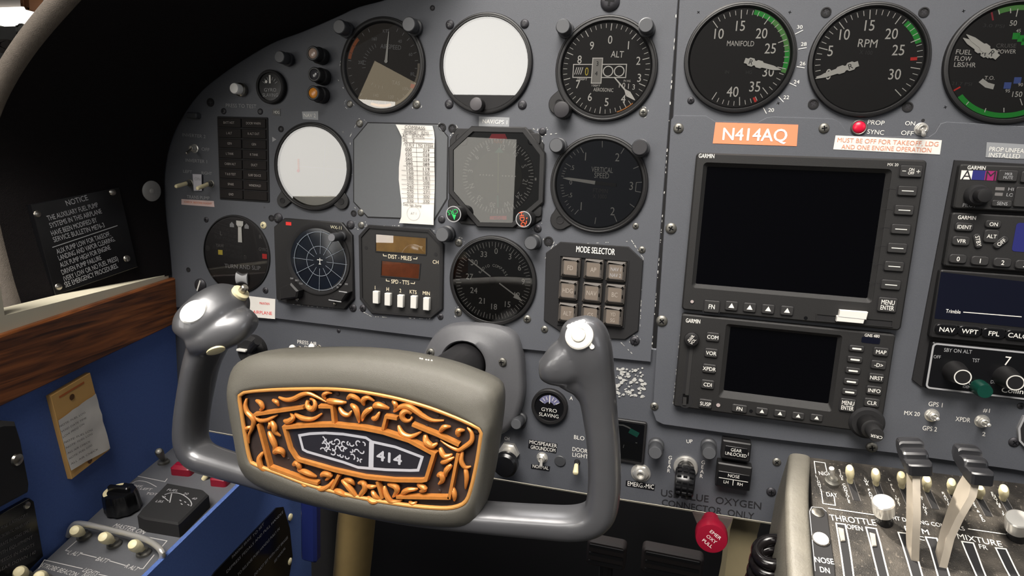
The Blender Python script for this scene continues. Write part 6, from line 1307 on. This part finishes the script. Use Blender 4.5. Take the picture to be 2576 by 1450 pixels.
# engine levers
def lever(label, base, fl, frr, bl, yf, yb, path, wtop):
    """fl/frr: front face lower corners; the scalloped grip runs forward from them"""
    A = CAM+ray(*fl)*((yf-CAM.y)/ray(*fl).y); B = CAM+ray(*frr)*((yf-CAM.y)/ray(*frr).y); Cb = CAM+ray(*bl)*((yb-CAM.y)/ray(*bl).y)
    ex = (B-A); w = ex.length; t = Thing('engine_lever', label, 'lever', Frame(A, ex, (0, 1, 0)), 0, 0, 0, 'engine levers'); fr = t.fr
    d = Cb-A; L, rise, sh = d.dot(fr.ey), d.dot(fr.ez), d.dot(fr.ex)
    pr = [(0, 0), (0, .011), (.001, .0125), (.004, .0130), (.008, .0122), (.011, .0118), (.0115, .0165), (.013, .0185), (.017, .0190), (.021, .0180), (.0235, .0172), (.024, .0215), (.0255, .0235), (.030, .0240), (.035, .0225), (.038, .019), (.0385, .012), (.034, .006), (.018, .001)]
    ky, kz = L/.0385, rise/.0225
    mb = MB(); R_ = []
    for f, ins in ((0, .0018), (.0008, .0006), (.0022, 0), (w-.0022, 0), (w-.0008, .0006), (w, .0018)):
        cy, cz = .019*ky, .010*kz; R_.append([(f+sh*(y*ky/L), y*ky+(cy-y*ky)*ins/.012, z*kz+(cz-z*kz)*ins/.012) for y, z in pr])
    mb.rings(R_, mat('lever_knob_black', '#1b1b1e', .33, spec=1.0) if 'lever_knob_black' not in MATS else MATS['lever_knob_black'], cap0=True); t.part('grip', mb, ang=30)
    b = FD.w(*FD.uv(*base, -.004), -.004); loc = lambda P: Vector(((P-fr.o).dot(fr.ex), (P-fr.o).dot(fr.ey), (P-fr.o).dot(fr.ez)))
    mb = MB(); pts_ = [loc(b)]+[loc(CAM+ray(x, y)*((yy-CAM.y)/ray(x, y).y)) for x, y, yy in path]; pts_.append(Vector((w*.45, .012, .004*kz))); R_ = []
    for i, p in enumerate(pts_):
        hw, hd = .0022, wtop[min(i, len(wtop)-1)]; R_.append([tuple(p+Vector((sx*hw, sy*hd, 0))) for sx, sy in ((-1, -1), (1, -1), (1, 1), (-1, 1))])
    mb.rings(R_, LEVM, cap0=True); t.part('arm', mb, ang=20); return t
lever('nearer engine lever with a black scalloped grip, left one of the two', (2296, 1412), (2284, 1198), (2350, 1200), (2250, 1095), -.092, -.056, [(2296, 1360, -.098), (2298, 1280, -.093)], [.0045, .0055, .0065, .0055, .004])
lever('farther engine lever with black scalloped grip and bent flat arm, right of the two', (2362, 1432), (2440, 1220), (2503, 1226), (2392, 1110), -.092, -.056, [(2383, 1345, -.094), (2405, 1290, -.088), (2432, 1235, -.083)], [.0045, .0050, .0065, .0085, .005])

# ================================================================== under the panel
t = at('oxygen_pull_knob', 'red round EMER OXY PULL knob hanging under the lower panel', 'knob', 1790, 1357, .030); t.h = 0; t.o.matrix_world = FP.m @ Matrix.Translation((t.u, t.v, 0))
mb = MB(); k = t.sc(1790, 1357, .03); mb.lathe([(22*k, .0), (22*k, .014), (27*k, .016), (31*k, .0165), (36*k, .018), (37*k, .021), (37*k, .0275), (35*k, .0297), (30*k, .0300)], REDD, 40)
for i, s in enumerate(('EMER', 'OXY', 'PULL')):
    a = radians(-32); dx, dy = (1-i)*.0060*sin(-a)*1, (1-i)*.0060*cos(a); mb.text(s, dx*.85, dy*.85, .0028, WHT, .0302, a, 1.05)
t.part('knob', mb)
mb = MB(); P = t.pp([(1742, 1288), (1843, 1305), (1818, 1345), (1806, 1365), (1775, 1365), (1764, 1340)], .0); mb.prism(P, -.002, .002, mat('bracket_brown', '#4c4340', .6)); t.part('bracket', mb)
u0, v0 = FP.uv(1868, 1318, -.03); mb = MB(); mb.prism(rr(.024, .06, .003), -(v0+.0), .02, OLIVE, bev=.001) if False else None
p0 = FP.w(*FP.uv(1866, 1312, -.05), -.05); p1 = FP.w(*FP.uv(1850, 1450, -.05), -.05)
mb = MB(); hw = .0115; mb.rings([[(x+sx*hw, y+sy*.02, z) for sx, sy in ((-1, -1), (1, -1), (1, 1), (-1, 1))] for x, y, z in ((p0.x+.006, p0.y, p0.z+.05), (p0.x, p0.y, p0.z), (p1.x, p1.y, p1.z), (p1.x-.03, p1.y, .0))], OLIVE, cap1=True)
o = mb.build('support_post'); o['label'] = 'olive metal support post running down behind the red oxygen knob'; o['category'] = 'post'
# coiled cord
c0_ = Vector((FP.w(*FP.uv(1950, 1378, .07), .07))); c1_ = Vector(FP.w(*FP.uv(1900, 1600, .07), .07)); P = []
for i in range(0, 420):
    f = i/419; a = 2*pi*f*9; ax = c0_.lerp(c1_, f); P.append((ax.x-.002+.0095*cos(a), ax.y+.0095*sin(a), ax.z+.003*sin(a+.8)))
mb = MB(); mb.tube(P, .0042, CABLE, 12); o = mb.build('coiled_cord'); o['label'] = 'glossy black coiled cord hanging beside the pedestal padding'; o['category'] = 'cord'
# rudder pedals, duct and blue lining
for i, (a, w_) in enumerate((((1525, 1395), .05), ((1690, 1420), .075))):
    p = FP.w(*FP.uv(*a, -.22), -.22); t = Thing('rudder_pedal', ('dark rudder pedal in the gloom below the right grip', 'dark rudder pedal in the gloom left of the red oxygen knob')[i], 'pedal', FP, p.x, p.z, -.22, 'rudder pedals'); mb = MB(); mb.prism(rr(w_, .036, .006), -.012, .004, mat('pedal_brown', '#2b2524', .6) if i == 0 else MATS['pedal_brown'], bev=.003)
    for k in range(3): mb.prism(rr(w_*.86, .004, .001, 0, -.011+k*.011), .004, .006, BLKM)
    t.part('tread', mb); mb = MB(); mb.tube([(0, -.01, -.01), (0, -.10, -.03), (0, -p.z+.0, -.03)], .009, BLKM, 10); t.part('arm', mb)
p = FP.w(*FP.uv(890, 1400, -.10), -.10); mb = MB(); mb.rings([[(p.x+.020*cos(a)+dx, p.y+.03*sin(a), z) for a in [2*pi*i/28 for i in range(28)]] for z, dx in ((p.z+.10, .01), (p.z+.05, .004), (p.z, 0), (p.z-.06, -.006), (.0, -.015))], TAN)
o = mb.build('air_duct'); o['label'] = 'tan cloth covered duct below the yoke pad, beside the blue side lining'; o['category'] = 'duct'
p = FP.w(*FP.uv(775, 1300, -.03), -.03); q = FP.w(*FP.uv(782, 1415, -.03), -.03); mb = MB(); mb.prism(rr(.020, .09, .004, 0, 0, 5), -.01, .0, mat('blue_vinyl', '#1b2457', .35), bev=.003); o = mb.build('blue_strap'); o.matrix_world = FP.m @ Matrix.Translation((q.x-.004, q.z+.045-.002, -.03)); o['label'] = 'dark blue padded strap hanging at the end of the side console'; o['category'] = 'strap'

# ================================================================== left side console
FC = Frame((-.5105, 0, .5), (.985, .1736, 0), (-.1736, .985, .10))
tcn = Thing('side_console', 'grey switch console along the left wall, at the lower left', 'console', FC, 0, 0)
CO = tcn.pp([(468, 1082), (655, 1180), (600, 1236), (380, 1452), (290, 1540), (-60, 1560), (60, 1450), (230, 1293), (420, 1122)])
mb = MB(); mb.prism(CO, -.03, 0, CONS, bev=.004); tcn.part('top_panel', mb)
mb = MB(); z = .0002; LP2 = mat('console_lettering', '#bdbcb9', .6)
legend(tcn, lambda mb: tcn.tx(mb, 'MASTER ON', 288, 1322, 366, 1340, 9, LP2, z))
legend(tcn, lambda mb: tcn.tx(mb, 'L ALT', 174, 1390, 203, 1396, 8, LP2, z))
legend(tcn, lambda mb: tcn.tx(mb, 'BATT', 245, 1406, 272, 1413, 8, LP2, z))
legend(tcn, lambda mb: tcn.tx(mb, 'R ALT', 318, 1424, 347, 1433, 8, LP2, z))
legend(tcn, lambda mb: tcn.tx(mb, 'STROBE BEACON', 105, 1422, 194, 1447, 8, LP2, z))
legend(tcn, lambda mb: tcn.tx(mb, 'LIGHTS', 212, 1434, 246, 1445, 8, LP2, z))
legend(tcn, lambda mb: tcn.tx(mb, 'NAV', 210, 1446, 230, 1452, 8, LP2, z))
for L in ([(193, 1362), (165, 1386), (174, 1388)], [(203, 1394), (243, 1404)], [(275, 1412), (316, 1424)], [(350, 1432), (360, 1432), (388, 1397)], [(364, 1351), (420, 1362), (408, 1376)], [(97, 1432), (112, 1410), (208, 1432)], [(248, 1446), (300, 1458)], [(335, 1190), (332, 1196), (415, 1213), (421, 1205)]): mb.pline(tcn.pp(L), .0007, z, LP2)
P = [tcn.p(*q) for q in ((325, 1222), (345, 1211), (370, 1214), (394, 1226))]; mb.pline([tuple(p)[:2] for p in catmull([(*p, 0) for p in P], 5)], .0006, z, LP2)
for s, x, y in (('OFF', 345, 1224), ('LEFT', 368, 1231), ('TOT', 382, 1243)): legend(tcn, lambda mb: tcn.tc(mb, s, x, y, 4.5, LP2, z, 0, 1.2))
tcn.part('border_lines', mb)
t = at('fuel_selector', 'black fluted selector knob with a cream edge on the side console', 'knob', 312, 1283, 0, FC); mb = MB(); S = Vector((*t.p(300, 1236, .022), .022)); R_ = []
for f, r in ((0, .0125), (.1, .0145), (.8, .0135), (1.0, .0125)):
    R_.append([(S.x*f+r*(1+.04*cos(10*a))*cos(a), S.y*f+r*(1+.04*cos(10*a))*sin(a), .022*f) for a in [2*pi*i/60 for i in range(60)]])
mb.rings(R_, BLKG); t.part('knob', mb); mb = MB(); mb.arc(.0095, .0125, -150, -20, .0222, CREAM, S.x, S.y); t.part('edge_mark', mb); mb = MB(); mb.prism(rr(.020, .005, .002, S.x, S.y), .021, .027, BLKG, bev=.001); t.part('grip_bar', mb)
t = at('fuel_quantity_gauge', 'black block gauge with a small white scale on the side console', 'gauge', 437, 1290, 0, FC); HB2 = .014; P = t.pp([(420, 1214), (510, 1231), (525, 1244), (455, 1313), (448, 1318), (362, 1304), (345, 1295), (358, 1278)], HB2)
mb = MB(); mb.prism(P, 0, HB2, BLKM, bev=.0015); t.part('case', mb); mb = MB(); c_ = t.p(430, 1268, HB2); z = HB2+.0003
P2 = [tuple(p)[:2] for p in catmull([(*t.p(*q, HB2), 0) for q in ((414, 1246), (432, 1241), (455, 1244), (474, 1256), (482, 1268), (480, 1275))], 5)]; mb.pline(P2, .0008, z, GRYT); mb.bar(*t.p(427, 1266, HB2), *t.p(432, 1243, HB2), .0009, z, GRYT); mb.bar(*t.p(408, 1249, HB2), *t.p(424, 1262, HB2), .0007, z, GRYT)
for s, x, y in (('FUEL', 435, 1234), ('20', 468, 1243), ('40', 489, 1255), ('0', 413, 1251), ('LBS', 402, 1262)): t.tc(mb, s, x, y, 4.5, GRYT, z, 0, 1.1)
for x, y in ((452, 1259), (464, 1263), (472, 1270), (455, 1268)): mb.bar(*t.p(x, y, HB2), *t.p(x+4, y+3, HB2), .0008, z, GRYT)
t.part('scale', mb)
ML = ['cream MASTER toggle, upper left of the three under the chrome guard rail', 'cream MASTER toggle, middle one of the three under the chrome guard rail', 'cream MASTER toggle, right one of the three under the chrome guard rail']
def ctog(label, b, e, r=.0046, hh=.016, m=CREAM, grp='console toggles'):
    t = at('toggle_switch', label, 'switch', b[0], b[1], 0, FC, grp); q = Vector((*t.p(e[0], e[1], hh), hh)); mb = MB(); mb.lathe([(.0058, 0), (.0055, .002), (.0040, .003), (.0036, .005)], SCREW, 20); t.part('bushing', mb); mb = MB(); s0 = Vector((0, 0, .003)); d = (q-s0).normalized(); mb.tube([s0, s0.lerp(q, .35), s0.lerp(q, .5), s0.lerp(q, .8), q, q+d*r*.6, q+d*r*.8], [.0022, .0024, r*.85, r, r, r*.75, r*.3], m, 18); t.part('lever', mb)
ctog(ML[0], (212, 1352), (190, 1336)); ctog(ML[1], (288, 1372), (262, 1353)); ctog(ML[2], (362, 1394), (337, 1372))
ctog('cream toggle at the bottom picture edge, left of the STROBE legend', (68, 1458), (50, 1440)); ctog('cream toggle at the bottom picture edge under the BEACON legend', (118, 1466), (100, 1452))
ctog('grey metal toggle at the far end of the console, left one of two', (358, 1158), (346, 1128), .0038, .022, SCREW); ctog('grey metal toggle at the far end of the console, beside the left grip', (412, 1165), (400, 1137), .0038, .022, SCREW)
t = at('switch_guard_rail', 'bent chrome guard rail over the three MASTER toggles', 'rail', 300, 1340, 0, FC); P = catmull([(*t.p(172, 1346), -.001), (*t.p(180, 1328, .008), .008), (*t.p(200, 1318, .012), .012), (*t.p(270, 1332, .012), .012), (*t.p(350, 1352, .012), .012), (*t.p(388, 1370, .012), .012), (*t.p(408, 1392, .010), .010), (*t.p(405, 1410), -.001)], 6); mb = MB(); mb.tube(P, .0024, CHROME, 14); t.part('rail', mb)
for i, (c, w_) in enumerate((((462, 1190), 48), ((556, 1217), 40))):
    t = at('switch_cover', ('bright red switch cover under the left grip, beside the metal toggles', 'bright red switch cover under the left grip, next to the yoke pad')[i], 'switch cover', c[0], c[1], 0, FC, 'red switch covers'); k = t.sc(*c); mb = MB(); w2 = .021; mb.prism(rr(w2*(1 if i == 0 else .8), .012, .003), 0, .010, REDD, bev=.003); t.part('cover', mb)
t = at('toggle_switch', 'small pale switch between the two red covers', 'switch', 512, 1207, 0, FC, 'console toggles'); mb = MB(); mb.tube([(0, 0, 0), (.006, .003, .009)], [.0025, .003], CREAM, 12); t.part('lever', mb)
# blue side of the console and its placard
e0, e1 = FC.w(*FC.uv(600, 1236), 0), FC.w(*FC.uv(380, 1452), 0); ed = (e0-e1); ed.z = 0
FS = Frame(e1+Vector((.001, 0, 0)), ed, (0, 0, 1))
mb = MB(); mb.prism([(-.2, -.46), (.26, -.46), (.26, .03), (.14, .02), (-.2, -.016)], -.004, 0, WALLB); o = mb.build('trim_2'); o.matrix_world = FS.m; o['kind'] = 'structure'
t = at('instruction_placard', 'black placard with slanting white text on the blue console side, under the yoke pad', 'placard', 650, 1370, .0008, FS); mb = MB(); mb.prism(t.pp([(695, 1278), (712, 1276), (728, 1330), (735, 1400), (715, 1520), (480, 1530), (540, 1440)]), -.001, .0006, BLKG); t.part('plate', mb); mb = MB(); z = .0008
for s, a in (('PARKING BRAKE', (584, 1403, 632, 1352)), ('TO SET', (636, 1350, 664, 1318)), ('DEPRESS PEDALS AND PULL HANDLE', (570, 1440, 712, 1288)), ('TO RELEASE PUSH HANDLE FULLY IN', (598, 1448, 703, 1330)), ('DO NOT SET WITH HOT BRAKES', (640, 1448, 724, 1352)), ('SEE MANUAL', (690, 1415, 718, 1378))): t.tx(mb, s, *a, 7, GRYT, z)
t.part('lettering', mb)
for i, (x, y) in enumerate(((730, 1302), (728, 1413))):
    q = t.p(x, y); mb = MB(); mb.lathe([(.004, -.0006), (.004, .001), (.002, .002)], CREAM, 16, *q); t.part('screw', mb)

# ================================================================== things on the left wall
t = at('registration_card', 'orange holder with a crumpled white paper on the blue wall', 'card holder', 197, 1070, .003, FW); P = t.pp([(124, 997), (224, 938), (273, 1132), (178, 1206)]); mb = MB(); mb.prism(P, -.003, .0012, mat('manila', '#d3a562', .6, var=.08, scale=60), bev=.0003); t.part('holder', mb)
mb = MB(); n = 8; A_ = [t.p(140, 1058), t.p(236, 990)]; B_ = [t.p(172, 1184), t.p(272, 1128)]; V = []
for i in range(n+1):
    for j in range(n+1):
        f, g = i/n, j/n; x = (A_[0][0]*(1-g)+A_[1][0]*g)*(1-f)+(B_[0][0]*(1-g)+B_[1][0]*g)*f; y = (A_[0][1]*(1-g)+A_[1][1]*g)*(1-f)+(B_[0][1]*(1-g)+B_[1][1]*g)*f; V.append((x, y, .0016+random.uniform(0, .0011)))
mb.add(V, [(i*(n+1)+j, i*(n+1)+n+1+j, i*(n+1)+n+2+j, i*(n+1)+j+1) for i in range(n) for j in range(n)], PAPER); t.part('paper', mb)
mb = MB()
for k in range(8):
    x0, y0 = 150+k*4, 1074+k*13.5; x1, y1 = x0+62+random.uniform(-18, 10), y0-36+random.uniform(-3, 8); t.tx(mb, random.choice(['VOID DATE TIME', 'ALL AIR CHECK', 'NOTE: FUEL LOG', 'LOW FREQ ON']), x0, y0, x1, y1, 5, INK, .0032)
for x, y in ((177, 999), (222, 1159)): mb.disc(.0026, .0016, mat('hole_brown', '#5a3a1c', .8) if 'hole_brown' not in MATS else MATS['hole_brown'], *t.p(x, y), n=18)
mb.bar(*t.p(145, 1000), *t.p(208, 962), .0018, .0014, AMB); t.part('printing', mb)
t = at('map_pocket_box', 'black moulded box on the blue wall at the left edge, with one chrome screw', 'box', 20, 1170, .004, FW); P = t.pp([(-60, 1090), (10, 1062), (45, 1062), (60, 1110), (80, 1215), (78, 1240), (-50, 1310)], .012); mb = MB(); mb.prism(P, -.004, .012, BLKM, bev=.003); t.part('body', mb); q = t.p(42, 1157, .012); mb = MB(); mb.lathe([(.0048, .012), (.0042, .0135), (.002, .0144)], STEEL, 20, *q); t.part('screw', mb)
t = at('category_placard', 'black placard with rows of small text at the lower left corner', 'placard', 30, 1370, .002, FW); P = t.pp([(-60, 1330), (75, 1254), (86, 1262), (110, 1400), (60, 1450), (-60, 1540)], .002); mb = MB(); mb.prism(P, -.002, .002, BLKG, bev=.0005); t.part('plate', mb); mb = MB()
for k, s in enumerate(('NORMAL CATEGORY', 'NO ACROBATIC MANEUVERS', 'OPERATE IN ICING ONLY', 'WITH EQUIPMENT', 'SPEEDS IN KNOTS', 'GEAR DOWN 140')):
    y = 1342+k*19; t.tx(mb, s, -20+k*3, y, 70+k*4, y-48, 8, DIM, .0023)
t.part('lettering', mb); q = t.p(67, 1272, .002); mb = MB(); mb.lathe([(.003, .002), (.0026, .003), (.001, .0036)], STEEL, 16, *q); t.part('screw', mb)
